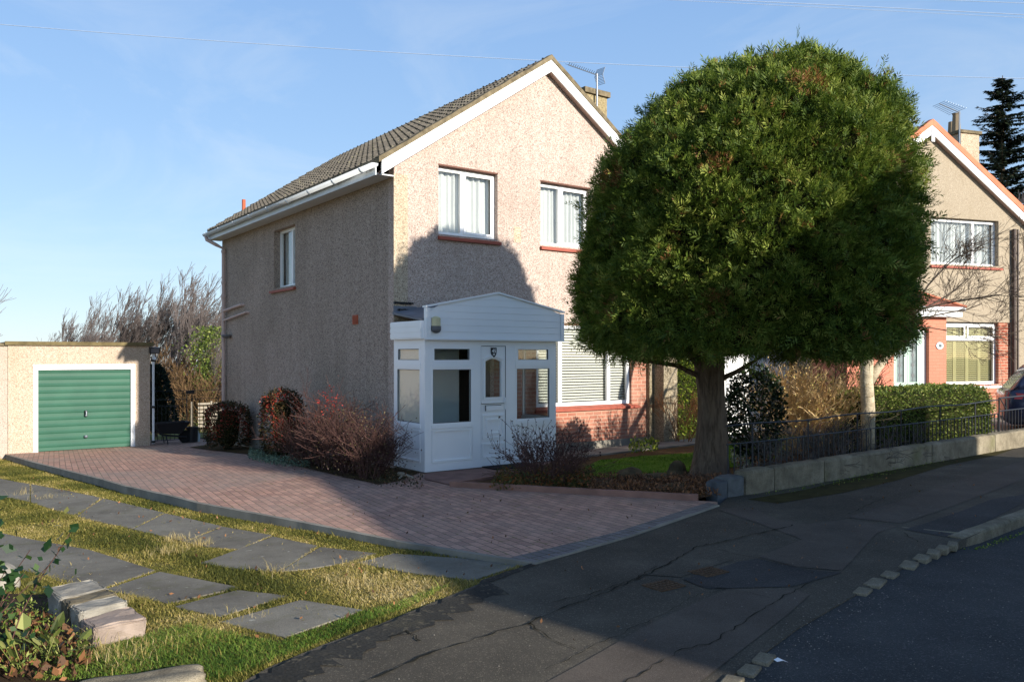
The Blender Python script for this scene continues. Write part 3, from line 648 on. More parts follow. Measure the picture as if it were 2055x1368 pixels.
def gutter(r, v0, v1, u=-.42, z=4.99, rad=.06, brackets=True):
    fa = MB(); fa.box(-.345, -.32, v0 + .14, v1, 4.86, 5.06); fa.build('fascia', m_gutter, r)
    so = MB(); so.box(-.32, -.003, v0 + .14, v1, 4.875, 4.895); so.build('eaves_soffit', m_gutter, r)
    g = MB(); n = 10; vs = []
    for v in (v0, v1):
        for rr in (rad, rad - .006):
            for k in range(n + 1):
                t = pi + pi * k / n; vs.append((u + rr * cos(t), v, z + rr * sin(t) * 1.1 + .03))
    k = n + 1
    fs = [(i, i + 1, 2 * k + i + 1, 2 * k + i) for i in range(n)] + [(k + i, k + i + 1, 3 * k + i + 1, 3 * k + i) for i in range(n)] + [(i, i + 1, k + i + 1, k + i) for i in range(n)] + [tuple(range(k)), tuple(range(2 * k, 3 * k))]
    g.add(vs, fs); go = g.build('gutter', m_gutter, r, smooth=True)
    if brackets:
        for i in range(9):
            v = v0 + .45 + i * (v1 - v0 - .7) / 8; b = MB(); pr = [(u + (rad + .014) * cos(t), z + .03 + (rad + .014) * 1.12 * sin(t)) for t in np.linspace(pi, 2 * pi, 11)] + [(u + (rad - .002) * cos(t), z + .03 + (rad - .002) * 1.12 * sin(t)) for t in np.linspace(2 * pi, pi, 11)]
            b.prism(pr, v, v + .035); b.build('gutter_bracket', m_gutter, go)
    return go
def yagi(name, par, base, top, bd, blen, nel=14, grid=True):
    m = MB(); m.tube([base, top], .022, 8); a = m.build(name, m_alu, par)
    bd = Vector(bd).normalized(); t = Vector(top) - Vector((0, 0, .03)); s = Vector((0, 0, 1)).cross(bd).normalized(); b = MB(); b.tube([t, t + bd * blen], .011, 6)
    for i in range(nel):
        c = t + bd * (blen * (i + 1) / nel); l = .09 if grid else .28 - .008 * i
        if grid:
            for q in (1, -1): b.tube([c, c + s * l * .8 * q + Vector((0, 0, .035)) + bd * .03], .006, 4)
        else: b.tube([c - s * l * 1.2, c + s * l * 1.2], .006, 4)
    b.build('boom', m_alu, a)
    if grid:
        g = MB()
        for q in (1, -1):
            o = t - bd * .06
            for i in range(7): g.tube([o + Vector((0, 0, q * .03 * i)) - bd * .014 * i - s * .12, o + Vector((0, 0, q * .03 * i)) - bd * .014 * i + s * .12], .006, 4)
            for e in (-.12, .12): g.tube([o + s * e, o + s * e + Vector((0, 0, q * .19)) - bd * .085], .007, 4)
        g.build('reflector', m_alu, a)
    return a
# ------------------------------------------------------------------ our house
fh = [(.87, 2.13, 3.99, 5.2), (3.13, 4.39, 3.99, 5.2), (3.05, 5.56, .86, 2.47), (1.3, 1.95, .03, 2.06)]
# the brick panel covers u 2.05..6.05 below 2.5
hs = [(4.42, 5.68, 3.37, 4.66)]
house, roof = build_shell(HF, 'pink roughcast gabled house with the white porch', m_harl,
                          [fh[0], fh[1], (2.05, 6.05, -.75, 2.5), fh[3]], hs, None, m_brick, m_verge, sidemat=harl('weathered_shaded_roughcast', [(0, lin((96, 82, 76))), (.12, lin((152, 135, 122))), (.32, lin((172, 156, 142))), (.56, lin((186, 170, 156))), (.8, lin((150, 130, 118))), (.93, lin((84, 74, 68)))], lin((104, 94, 80))))  # darker side wall roughcast: weathering plus wall shade put into the colour
barge(house, roof, m_whitep, m_verge)
gutter(house, -.14, DEPTH + .1)
bw = wallmesh(fmap(.03), 2.05, 6.05, -.75, 2.5, [(3.05, 5.56, .86, 2.47)], .17); bw.build('brick_wall', m_brick, house)
b = MB(); b.box(2.2, 6.05, -.012, .03, -.6, .16); b.build('concrete_base', m_conc, house)
q = MB(); q.box(-.018, .0, .0, DEPTH, -.75, -.07); q.build('plinth', plain('smooth_plinth', lin((128, 122, 112)), .9, .15, .2, 2), house)
fin = MB(); fin.box(6.0, 6.12, -.06, .03, -.3, 2.5); fin.box(6.12, 6.53, -.35, .0, -.5, 2.7); fin.build('buttress', harl('grey_roughcast', [(0, lin((96, 84, 70))), (.3, lin((150, 136, 116))), (.6, lin((176, 162, 140))), (.9, lin((110, 98, 80)))], lin((110, 104, 60))), house)
# yellowish quoin strip at the corner
qs = MB(); qs.box(-.006, .26, -.006, 0, 2.45, 4.93); qs.build('corner_strip', harl('corner_roughcast', [(0, lin((122, 108, 92))), (.12, lin((168, 150, 128))), (.32, lin((188, 171, 148))), (.56, lin((202, 187, 164))), (.8, lin((174, 153, 130))), (.94, lin((104, 92, 80)))], lin((136, 124, 92))), house)
pn = MB(); pn.box(2.5, 2.66, -.006, .0, 3.98, 4.27); pn.build('blocked_vent', m_harl_o, house)
window(house, fmap(0), .87, 2.13, 3.99, 5.18, mull=(1.42,), rec=.1, sash=((1.45, 2.08, 4.04, 5.14),), sillw=.05)
window(house, fmap(0), 3.13, 4.39, 3.99, 5.18, mull=(3.68,), rec=.1, sash=((3.71, 4.34, 4.04, 5.14),), sillw=.05)
window(house, fmap(.03), 3.07, 5.54, .88, 2.47, mull=(3.68, 4.96), rec=.05, cover='blind', fw=.07, sillw=.22)
sw = window(house, smap(0), 4.42, 5.68, 3.37, 4.66, mull=(4.95,), rec=.14, cover='curtain', sillw=.16)
for nm, z, mt in (('window_head_shadow', 5.2, plain('brown_shadow_line', lin((104, 68, 54)), .8)),):  # thin brown strip over each upper window, coloured as a shadow line
    for u in (.87, 3.13): q = MB(); q.box(u - .005, u + 1.27, -.006, .1, z - .012, z + .014); q.build('window_head_shadow', mt, house)
vt = MB(); vt.box(-.02, .0, 1.37, 1.58, 2.44, 2.61)
for k in range(5): vt.box(-.03, -.02, 1.385 + k * .038, 1.405 + k * .038, 2.46, 2.59)
vt.build('air_brick', m_red, house)
# downpipe and branch wastes
dp = MB(); vD = 9.12
dp.tube([(-.42, DEPTH - .02, 4.96), (-.42, DEPTH - .1, 4.86), (-.24, 9.2, 4.72), (-.08, vD, 4.62), (-.08, vD, -.4)], .045, 10)
for z in (4.55, 3.75, 3.4, 2.45, 1.2): dp.lathe([(.045, -.04), (.06, -.03), (.06, .03), (.045, .04)], (-.08, vD, z), 10)
dpo = dp.build('downpipe', m_pinkpipe, house, smooth=False)
wp = MB(); wp.tube([(-.08, vD, 3.02), (-.06, 8.4, 3.08), (-.06, 7.75, 3.12), (.02, 7.72, 3.12)], .035, 8); wp.tube([(-.08, vD, 2.78), (-.06, 7.4, 2.92), (.02, 7.36, 2.92)], .028, 8); wp.build('waste_pipe', m_pinkpipe, dpo)
hp = MB(); hp.lathe([(.02, -.05), (.1, -.02), (.13, .02), (.12, .05), (.02, .05)], (-.1, 8.8, 2.36), 14); hp.build('hopper', m_grey, dpo)
rp = MB(); rp.tube([(.5, 9.3, zr(.5)), (.5, 9.3, 5.98)], .05, 8); rp.build('vent_pipe', m_red, roof)
ch = MB(); ch.box(5.84, 6.5, 1.8, 2.75, 4.9, 7.86); cho = ch.build('chimney', harl('chimney_roughcast', [(0, lin((110, 96, 72))), (.3, lin((156, 140, 108))), (.6, lin((178, 162, 130))), (.9, lin((120, 104, 76)))], lin((120, 110, 70))), roof)
cc = MB(); cc.box(5.78, 6.56, 1.74, 2.81, 7.86, 7.98); cc.build('chimney_cap', m_verge, cho)
fl = MB(); fl.tube([(5.62, 2.1, 5.7), (5.62, 2.1, 7.85)], .13, 12); fl.lathe([(.13, 0), (.19, .03), (.19, .2), (.16, .24), (.02, .25)], (5.62, 2.1, 7.82), 14); fl.build('flue', plain('sooty_metal', (.045, .045, .05), .5, .4, .3), cho)
yagi('aerial', house, (6.12, 1.72, 7.3), (6.12, 1.72, 8.32), (-.98, -.12, .0), .95)

# ------------------------------------------------------------------ porch
PV = -1.03
porch = root('porch', HF, (1.3, PV, 0), 'white plastic clad glazed front porch built against the pink house', 'porch')
fmP = fmap(PV); P0 = MB()
zb, zt = .05, 2.13; W = 2.67
# sills, heads and posts of the front
P0.mp = fmP
P0.box(0, W, 0, .08, 0.02, .14); P0.box(0, W, 0.001, .08, 2.03, zt)
for a, c in ((0, .12), (.9, 1.03), (1.62, 1.78), (2.55, W)): P0.box(a, c, .0005, .08, .14, 2.03)
P0.mp = smap(-.001)
P0.box(-.95, -.0, 0, .08, .02, .14); P0.box(-.95, 0, .001, .08, 2.03, zt)
for a, c in ((-.95, -.9), (-.09, 0)): P0.box(a, c, .0005, .08, .14, 2.03)
P0.mp = smap(W - .08); P0.box(-.95, 0, 0, .079, .02, .14); P0.box(-.95, 0, 0, .079, 2.03, zt)
P0.mp = None
P0.build('frame', m_white, porch)
bs = MB(); bs.box(.04, W - .04, PV + .05, -.01, -.3, .02); bs.build('brick_base', m_conc, porch)
fl = MB(); fl.box(.08, W - .08, PV + .08, -.03, .02, .035); fl.build('floor', m_grey, porch)
def pwin(mp, a0, a1, n='window', d=0):
    mb = MB(mp); e = .012
    mb.box(a0, a1, d + .012, d + .03, .14, .70)                                          # lower panel
    mb.box(a0 + e, a1 - e, d - .008, d + .012, .16, .19); mb.box(a0 + e, a1 - e, d - .008, d + .012, .65, .68)
    mb.box(a0 + e, a0 + .04, d - .008, d + .012, .19, .65); mb.box(a1 - .04, a1 - e, d - .008, d + .012, .19, .65)
    mb.box(a0, a1, d - .012, d + .07, .70, .755)
    f = mb.build(n, m_white, porch)
    s = MB(mp); s.box(a0, a1, d - .01, d + .07, 1.67, 1.74)
    for z0, z1, q in ((.755, 1.67, .028), (1.74, 2.03, .055)):
        s.box(a0, a1, d - .004, d + .05, z0, z0 + q); s.box(a0, a1, d - .004, d + .05, z1 - q, z1); s.box(a0, a0 + q, d - .004, d + .05, z0 + q, z1 - q); s.box(a1 - q, a1, d - .004, d + .05, z0 + q, z1 - q)
    s.build('sash', m_white, f)
    gk = MB(mp)
    for z0, z1, q in ((.755, 1.67, .028), (1.74, 2.03, .055)):
        A0, A1, Z0, Z1 = a0 + q, a1 - q, z0 + q, z1 - q; g_ = .009
        gk.box(A0, A1, d + .004, d + .02, Z0, Z0 + g_); gk.box(A0, A1, d + .004, d + .02, Z1 - g_, Z1); gk.box(A0, A0 + g_, d + .004, d + .02, Z0 + g_, Z1 - g_); gk.box(A1 - g_, A1, d + .004, d + .02, Z0 + g_, Z1 - g_)
    gk.build('gasket', m_grey, f)
    p = MB(mp); p.box(a0 + .01, a1 - .01, d + .02, d + .026, .76, 1.66); p.box(a0 + .03, a1 - .03, d + .02, d + .026, 1.76, 2.01); p.build('pane', m_glass, f)
    return f
pwin(fmP, .12, .90); pwin(fmP, 1.78, 2.55)
pwin(smap(0), -.90, -.09); pwin(lambda a, d, z: (W - d, a, z), -.95, -.1)
# door
dm = MB(fmP); dm.box(1.03, 1.07, .0, .07, .14, 2.03); dm.box(1.58, 1.62, .0, .07, .14, 2.03)
dmz = dm.build('door_frame', m_white, porch)
d = MB(fmP); a0, a1 = 1.075, 1.575
g0, g1, gz0, gz1 = 1.16, 1.49, 1.17, 1.80
d.box(a0, g0, .015, .06, .06, 2.02); d.box(g1, a1, .015, .06, .06, 2.02); d.box(g0, g1, .015, .06, .06, gz0); d.box(g0, g1, .015, .06, gz1 + .03, 2.02)
arc = [(g0, gz1 + .03)] + [(g0 + (g1 - g0) * t, gz1 - .035 + .05 * sin(pi * t)) for t in np.linspace(0, 1, 12)] + [(g1, gz1 + .03)]
d.prism(arc, .015, .06)
q = .03
for (x0, x1, z0, z1) in ((g0 - .04, g1 + .04, gz0 - .04, gz0), ): d.box(x0, x1, -.002, .015, z0, z1)
d.box(g0 - .04, g0, -.002, .015, gz0, gz1 - .02); d.box(g1, g1 + .04, -.002, .015, gz0, gz1 - .02)
vs = []
for t in np.linspace(0, 1, 13):
    x = g0 - .04 + (g1 - g0 + .08) * t; z = gz1 - .02 + .06 * sin(pi * t); vs += [(x, -.003, z), (x, -.003, z + .035), (x, .015, z + .035), (x, .015, z)]
d.add(vs, [(4 * i + j, 4 * i + (j + 1) % 4, 4 * i + 4 + (j + 1) % 4, 4 * i + 4 + j) for i in range(12) for j in range(4)] + [(0, 1, 2, 3), (48, 49, 50, 51)])
d.box(a0 + .01, a1 - .01, -.004, .015, 1.07, 1.095)
for (x0, x1, z0, z1, t) in ((a0 + .03, a1 - .03, .48, .88, .026), (a0 + .10, a1 - .10, .55, .81, .03), (a0 + .03, a1 - .03, .16, .4, .024)):
    d.box(x0, x1, -.004, .015, z0, z0 + t); d.box(x0, x1, -.004, .015, z1 - t, z1); d.box(x0, x0 + t, -.004, .015, z0 + t, z1 - t); d.box(x1 - t, x1, -.004, .015, z0 + t, z1 - t)
door = d.build('door', m_white, porch)
p = MB(fmP); p.box(g0 - .005, g1 + .005, .035, .04, gz0 - .005, gz1 + .03); p.build('pane', m_glass, door)
l = MB(fmP); l.box(1.17, 1.47, -.004, .014, .95, 1.03); l.build('letterbox', m_white, door, bevel=.003)
lf = MB(fmP); lf.box(1.16, 1.172, -.006, .014, .945, 1.035); lf.box(1.16, 1.48, -.003, .014, 1.03, 1.04); lf.build('letterbox_shadow_gap', m_grey, door)
sl = MB(fmP); sl.box(1.07, 1.0748, .004, .02, .06, 2.02); sl.box(1.5752, 1.58, .004, .02, .06, 2.02); sl.box(1.07, 1.58, .004, .02, 2.0202, 2.03); sl.box(1.075, 1.575, -.0045, .0, 1.062, 1.069); sl.build('door_gap_shade', m_grey, door)  # grey strips painted in as shade in the door gaps and below its rail
hd = MB(fmP); hd.box(1.545, 1.57, -.008, .014, .96, 1.16); hd.tube([(1.557, -.01, 1.1), (1.557, -.045, 1.1), (1.50, -.045, 1.1)], .009, 6); hd.build('handle', m_white, door)
pl = MB(fmP); sh = [(1.275, 2.0), (1.275, 1.92), (1.29, 1.87), (1.33, 1.835), (1.37, 1.87), (1.385, 1.92), (1.385, 2.0)]
pl.prism(sh, -.004, .014); npz = pl.build('number_plate', m_black, door)
def text(s, size, fr, par_base, par, pos, mat, name='numerals'):
    cu = bpy.data.curves.new(name, 'FONT'); cu.body = s; cu.size = size; cu.extrude = .002; cu.align_x = 'CENTER'; cu.offset = size * .02
    t_ = bpy.data.objects.new('t', cu); me = bpy.data.meshes.new_from_object(t_); bpy.data.objects.remove(t_)
    o = bpy.data.objects.new(name, me); COL.objects.link(o); me.materials.clear(); me.materials.append(mat); o.parent = par
    o.location = tuple(pos[i] - par_base[i] for i in range(3)); o.rotation_euler = (R(90), 0, 0); return o
text('45', .085, HF, (1.3, PV, 0), npz, (1.33, PV - .007, 1.915), m_whitep)
pl2 = MB(fmP); pl2.box(1.31, 1.35, -.007, -.004, 1.875, 1.895); pl2.build('plate_mark', m_whitep, npz)
# gabled fascia of shiplap boards
g = MB(fmP); z0 = 2.14; n = 7
ztop = lambda u: 2.90 - (2.90 - 2.63) * abs(u - 1.38) / 1.40
zz = z0; hb = .108
while zz < 2.9:
    z1 = min(zz + hb, 2.9); 
    for part in range(1):
        a_l, a_r = .06, 2.74
        def cut(z):   # horizontal extent of the gable at height z
            if z <= 2.62: return (a_l, a_r)
            w_ = (2.90 - z) / .27 * 1.40; return (max(a_l, 1.38 - w_), min(a_r, 1.38 + w_))
        l0, r0 = cut(zz); l1, r1 = cut(z1)
        g.add([(l0, -.054, zz), (r0, -.054, zz), (r1, -.051, z1 - .006), (l1, -.051, z1 - .006), (l1, -.047, z1), (r1, -.047, z1), (l0, -.04, zz), (r0, -.04, zz)],
              [(0, 1, 2, 3), (3, 2, 5, 4), (0, 1, 7, 6), (6, 7, 5, 4), (0, 3, 4, 6), (1, 2, 5, 7)])
    zz = z1
g.box(.0, 2.78, -.03, .0, 2.13, 2.6); g.prism([(.0, 2.6), (2.78, 2.6), (1.38, 2.87)], -.03, 0)
g.build('gable_boarding', plain('white_shiplap', lin((238, 239, 240)), .35, .4, .05, 1.2), porch)
t = MB(fmP); t.box(-.015, .065, -.075, .0, 2.12, 2.62); t.box(2.73, 2.80, -.075, .0, 2.12, 2.60)
for (x0, x1, za, zc) in ((-.02, 1.38, 2.625, 2.90), (1.38, 2.81, 2.90, 2.62)): t.prism([(x0, za), (x1, zc), (x1, zc + .028), (x0, za + .028)], -.08, .04)
t.box(-.015, 2.80, -.08, -.04, 2.115, 2.135); t.build('trim', m_white, porch)
sf = MB(smap(-.012)); sf.box(-1.03, 0, -.05, .0, 2.13, 2.42)
for k in range(3): sf.box(-1.02, -.0, -.06, -.05, 2.15 + k * .09, 2.225 + k * .09)
sf.build('side_fascia', m_white, porch)
ld = MB(); ld.add([(-.07, PV + .03, 2.42), (1.38, PV + .03, 2.42), (1.38, -.001, 2.58), (-.03, -.001, 2.56), (-.07, PV + .03, 2.44), (1.38, PV + .03, 2.86), (1.38, -.001, 2.86), (-.03, -.001, 2.6)], [(0, 1, 2, 3), (4, 5, 6, 7), (0, 1, 5, 4), (1, 2, 6, 5), (2, 3, 7, 6), (3, 0, 4, 7)])
ld.add([(1.38, PV + .03, 2.86), (2.79, PV + .03, 2.6), (2.79, -.001, 2.6), (1.38, -.001, 2.86)], [(0, 1, 2, 3)]); ld.build('roof', m_lead, porch)
fs = MB(); fs.box(-.014, .42, -.03, -.002, 2.54, 2.7); fs.build('flashing', m_lead, porch)
tr = MB()
for k in range(14): a = -.01 + k * .026; tr.box(a, a + .03, -.035, -.002, 2.74 + random.uniform(-.01, .01), 2.765 + random.uniform(0, .012))
tr.build('torn_flashing_gap', m_black, porch); tr = MB()
for k in range(9): a = .05 + k * .022; tr.box(a, a + .024, -.045, -.03, 2.63 + random.uniform(-.012, .01), 2.65 + random.uniform(0, .01))
tr.build('torn_flashing_gap', m_black, porch)
# inside: pale wall panel, dark doorway
ins = MB(); ins.box(.1, 1.28, -.02, -.006, .04, 2.1); ins.build('inner_panel', m_panel, porch)
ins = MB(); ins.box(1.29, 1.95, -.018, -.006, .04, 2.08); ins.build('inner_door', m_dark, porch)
ins = MB(); ins.box(.02, W - .09, PV + .09, -.01, 2.06, 2.1); ins.build('ceiling', m_white, porch)
ins = MB(); ins.box(.035, .04, PV + .13, -.12, .72, 2.02); ins.build('roller_blind', plain('cream_roller_blind', lin((232, 228, 214)), .8, .1, .03), porch)
# bulkhead lamp
# the porch lamp hangs on the boarding
lam = root('bulkhead_lamp', HF, (.165, PV - .08, 2.22), 'oval cream and black bulkhead lamp on the gable boarding of the porch', 'outdoor lamp')
def capsule(zA, zB, mat, name, par, half):
    mb = MB(); n = 14; prof = []
    if half == 'top': zs = [zA, zB - .05] + [zB - .05 + .05 * sin(t) for t in np.linspace(.2, pi / 2, 6)]; rs = [.078, .078] + [.078 * cos(t) + .004 for t in np.linspace(.2, pi / 2, 6)]
    else: zs = [zA + .07 - .07 * sin(t) for t in np.linspace(pi / 2, .2, 6)] + [zB]; rs = [.086 * cos(t) + .004 for t in np.linspace(pi / 2, .2, 6)] + [.086]
    vs = []; 
    for r_, z in zip(rs, zs):
        for k in range(n): t = pi * k / (n - 1); vs.append((.165 - r_ * cos(t), PV - .066 - r_ * .75 * sin(t), z))
    m = len(rs); mb.add(vs, [(i * n + k, i * n + k + 1, (i + 1) * n + k + 1, (i + 1) * n + k) for i in range(m - 1) for k in range(n - 1)] + [tuple(range(n)), tuple(range((m - 1) * n, m * n))] + [(i * n, (i + 1) * n, (i + 1) * n + n - 1, i * n + n - 1) for i in range(m - 1)])
    mb.build(name, mat, par, smooth=False)
capsule(2.335, 2.49, m_cream, 'lamp_lens', lam, 'top'); capsule(2.22, 2.335, m_grey, 'lamp_body', lam, 'bot')
# door mat
mm = MB(); mm.box(1.02, 1.72, PV - .55, PV - .08, .0, .014); u_ = HF.w(1.3, PV - .3); zmat = G(*u_) + .02
mm = MB(); mm.box(1.05, 1.9, PV - .5, PV - .06, zmat, zmat + .015); tag(mm.build('doormat', m_rubber, fr=HF, loc=(1.4, PV - .3, zmat), bevel=.004), 'black rubber mat lying in front of the porch door', 'doormat')

# ------------------------------------------------------------------ garage
gv = 10.4; gar = root('garage', HF, (-3.1, gv, -.45), 'flat roofed roughcast garage with a green up and over door', 'garage')
gw = wallmesh(fmap(gv), -4.72, -1.57, -.7, 2.12, [(-4.2, -1.93, -.7, 1.66)], .18); gw.build('front_wall', m_harl_g, gar)
q = MB(); q.box(-4.72, -4.54, gv + .18, gv + 5, -.7, 2.12); q.box(-1.75, -1.57, gv + .18, gv + 5, -.7, 2.12); q.box(-4.54, -1.75, gv + 4.8, gv + 5, -.7, 2.12); q.build('side_wall', m_harl_g, gar)
q = MB(); q.box(-4.78, -1.5, gv - .06, gv + 5.05, 2.12, 2.2); rfg = q.build('roof', m_verge, gar)
q = MB(); q.box(-4.79, -1.49, gv - .07, gv - .06, 2.135, 2.215); q.build('roof_edge', plain('lichen_edge', lin((112, 100, 70)), .9, .1, .4, 5), rfg)
q = MB(); q.box(-4.2, -4.1, gv - .01, gv + .1, -.6, 1.66); q.box(-2.03, -1.93, gv - .01, gv + .1, -.6, 1.66); q.box(-4.1, -2.03, gv - .01, gv + .1, 1.53, 1.66); q.build('door_frame', m_whitep, gar)
q = MB(); nr = 12; z0, z1 = -.44, 1.53; vs = []
for i in range(nr * 6 + 1):
    z = z0 + (z1 - z0) * i / (nr * 6); t = (i % 6) / 6; dd = (0, .001, .002, .003, .011, .014)[i % 6]; vs += [(-4.1, gv + .04 - dd + .02, z), (-2.03, gv + .04 - dd + .02, z)]
q.add(vs, [(2 * i, 2 * i + 1, 2 * i + 3, 2 * i + 2) for i in range(nr * 6)]); gd = q.build('door', m_gdoor, gar, keep=True)
q = MB(); q.box(-3.09, -3.03, gv - .01, gv + .05, .36, .52); q.build('handle_plate', m_black, gd, bevel=.01)
q = MB(); q.tube([(-3.06, gv - .01, .49), (-3.06, gv - .06, .49), (-3.06, gv - .06, .43)], .018, 8); q.lathe([(.03, -.015), (.03, .015)], (-3.06, gv - .02, .4), 10); q.build('handle', m_alu, gd)
q = MB(); q.lathe([(.038, -.03), (.045, 0), (.038, .03)], (-3.06, gv + .0, -.13), 12); q.build('lock', m_alu, gd)
q = MB(); q.tube([(-1.52, gv - .04, 1.95), (-1.5, gv - .045, 1.85), (-1.5, gv - .045, -.4)], .03, 8); gdp = q.build('downpipe', m_gutter, gar)
q = MB()
for z in (1.75, .55, -.35): q.box(-1.545, -1.455, gv - .085, gv + .02, z - .03, z + .03)
q.build('pipe_clip', m_black, gdp)
# lower wall section on the left of the joint
q = MB(); q.box(-7.6, -4.724, gv + .03, gv + .2, -.7, 2.1); nb = q.build('garage_wall', harl('pale_roughcast', [(0, lin((126, 114, 104))), (.12, lin((168, 153, 141))), (.34, lin((186, 172, 160))), (.8, lin((172, 153, 139)))], lin((150, 140, 110))), fr=HF, loc=(-6, gv + .1, -.5)); tag(nb, 'paler roughcast garage wall left of the vertical joint by the green door garage', 'wall')
cp = MB(); cp.box(-7.65, -4.79, gv - .02, gv + .26, 2.1, 2.17); o = cp.build('coping', m_verge, fr=HF, loc=(-6, gv + .1, -.5)); o.parent = nb; o.location = (0, 0, 0); o.rotation_euler = (0, 0, 0)
# floodlight
fl = root('floodlight', HF, (-1.48, gv - .08, 1.9), 'small black floodlight with sensor on the garage corner', 'floodlight')
q = MB(); q.add([(-1.62, gv - .22, 1.93), (-1.38, gv - .22, 1.93), (-1.38, gv - .1, 1.95), (-1.62, gv - .1, 1.95), (-1.62, gv - .26, 2.08), (-1.38, gv - .26, 2.08), (-1.38, gv - .1, 2.1), (-1.62, gv - .1, 2.1)], [(3, 2, 1, 0), (4, 5, 6, 7), (0, 1, 5, 4), (1, 2, 6, 5), (2, 3, 7, 6), (3, 0, 4, 7)]); q.build('lamp_housing', m_black, fl)
q = MB(); q.add([(-1.6, gv - .225, 1.945), (-1.4, gv - .225, 1.945), (-1.4, gv - .262, 2.065), (-1.6, gv - .262, 2.065)], [(0, 1, 2, 3)]); q.build('lamp_glass', m_grey, fl, keep=True)
q = MB(); q.box(-1.53, -1.48, gv - .12, gv - .0, 1.84, 1.93); q.lathe([(.03, -.03), (.04, 0), (.02, .04)], (-1.48, gv - .12, 1.8), 10); q.build('sensor', m_gutter, fl)
# ------------------------------------------------------------------ iron gates and things beyond
gz = -.47; gy = 11.0
for i, (a0, a1, lab) in enumerate([(-1.36, -.5, 'left leaf of the black iron double gate beside the garage'), (-.36, .45, 'right leaf of the black iron double gate, behind the red berried bush')]):
    r = root('garden_gate', HF, ((a0 + a1) / 2, gy, gz), lab, 'gate', 'iron gates between garage and house')
    q = MB(); zt = .93
    q.tube([(a0, gy, gz + .08), (a0, gy, zt), (a1, gy, zt), (a1, gy, gz + .08), (a0, gy, gz + .08)], .014, 5); q.build('gate_frame', m_iron, r)
    q = MB(); x0 = a0 + .1 if i == 0 else a0 + .06; 
    n = 8
    for k in range(1, n):
        a = a0 + (a1 - a0) * k / n; top = (.70, .52, .52, .52, .52, .70, .93)[k - 1] if i == 0 else (.93, .70, .52, .52, .52, .52, .70)[k - 1]; q.tube([(a, gy, gz + .08), (a, gy, top)], .008, 4)
    q.tube([(a0, gy, .70), (a1, gy, .70)], .009, 4); q.tube([(a0 + .15, gy, .52), (a1 - .15, gy, .52)], .009, 4); q.build('gate_bars', m_iron, r)
    if i == 0: q = MB(); q.box(-.52, -.3, gy - .03, gy + .02, .84, .93); q.build('latch_plate', m_black, r)
r = root('wheelbarrow', HF, (-.95, 10.75, gz), 'black wheelbarrow parked in front of the iron gate', 'wheelbarrow')
q = MB(); q.add([(-1.3, 10.5, -.17), (-.78, 10.5, -.2), (-.78, 10.9, -.2), (-1.3, 10.9, -.17), (-1.42, 10.4, .1), (-.55, 10.4, .12), (-.55, 11.0, .12), (-1.42, 11.0, .1)], [(3, 2, 1, 0), (0, 1, 5, 4), (1, 2, 6, 5), (2, 3, 7, 6), (3, 0, 4, 7)]); q.build('tray', m_black, r)
q = MB(); 
for y in (10.5, 10.9): q.tube([(-1.45, y, -.02), (-1.2, y, -.22), (-.6, y + (.2 if y < 10.7 else -.2) * .6, -.3)], .018, 6); q.tube([(-1.15, y, -.22), (-1.1, y, gz), (-1.28, y, gz)], .016, 6)
q.build('barrow_frame', m_iron, r)
q = MB(); q.mp = lambda x, y, z: (-.62 + x, 10.7 + z, gz + .17 + y); q.lathe([(.05, -.05), (.15, -.05), (.17, 0), (.15, .05), (.05, .05)], (0, 0, 0), 16); q.build('wheel', m_rubber, r)
q = MB(); q.lathe([(.13, 0), (.16, .4), (.17, .42), (.15, .42), (.12, .03)], (-.42, 10.75, gz), 14); tag(q.build('bucket', m_black, fr=HF, loc=(-.42, 10.75, gz)), 'tall black plastic bucket standing right of the wheelbarrow', 'bucket')
q = MB(); q.lathe([(.05, 0), (.05, .2), (.02, .26), (.02, .3)], (-.25, 10.82, gz), 10); tag(q.build('bottle', m_panel, fr=HF, loc=(-.25, 10.82, gz)), 'small pale blue bottle beside the black bucket at the gate', 'bottle')
fu, fv = HF.uv((418 - CX) / F * 50, 50.0); r = root('slat_fence', HF, (fu, fv, -3), 'low pale timber slat fence beyond the back garden', 'fence')
for k in range(7): q = MB(); q.box(fu - .6, fu + 1.4, fv, fv + .03, -2.4 + k * .22, -2.25 + k * .22); q.build('slat', m_wood, r)
for k in range(3): q = MB(); q.box(fu - 1 + k * 1.15, fu - .9 + k * 1.15, fv + .03, fv + .1, -3.4, -.85); q.build('post', m_wood, r)

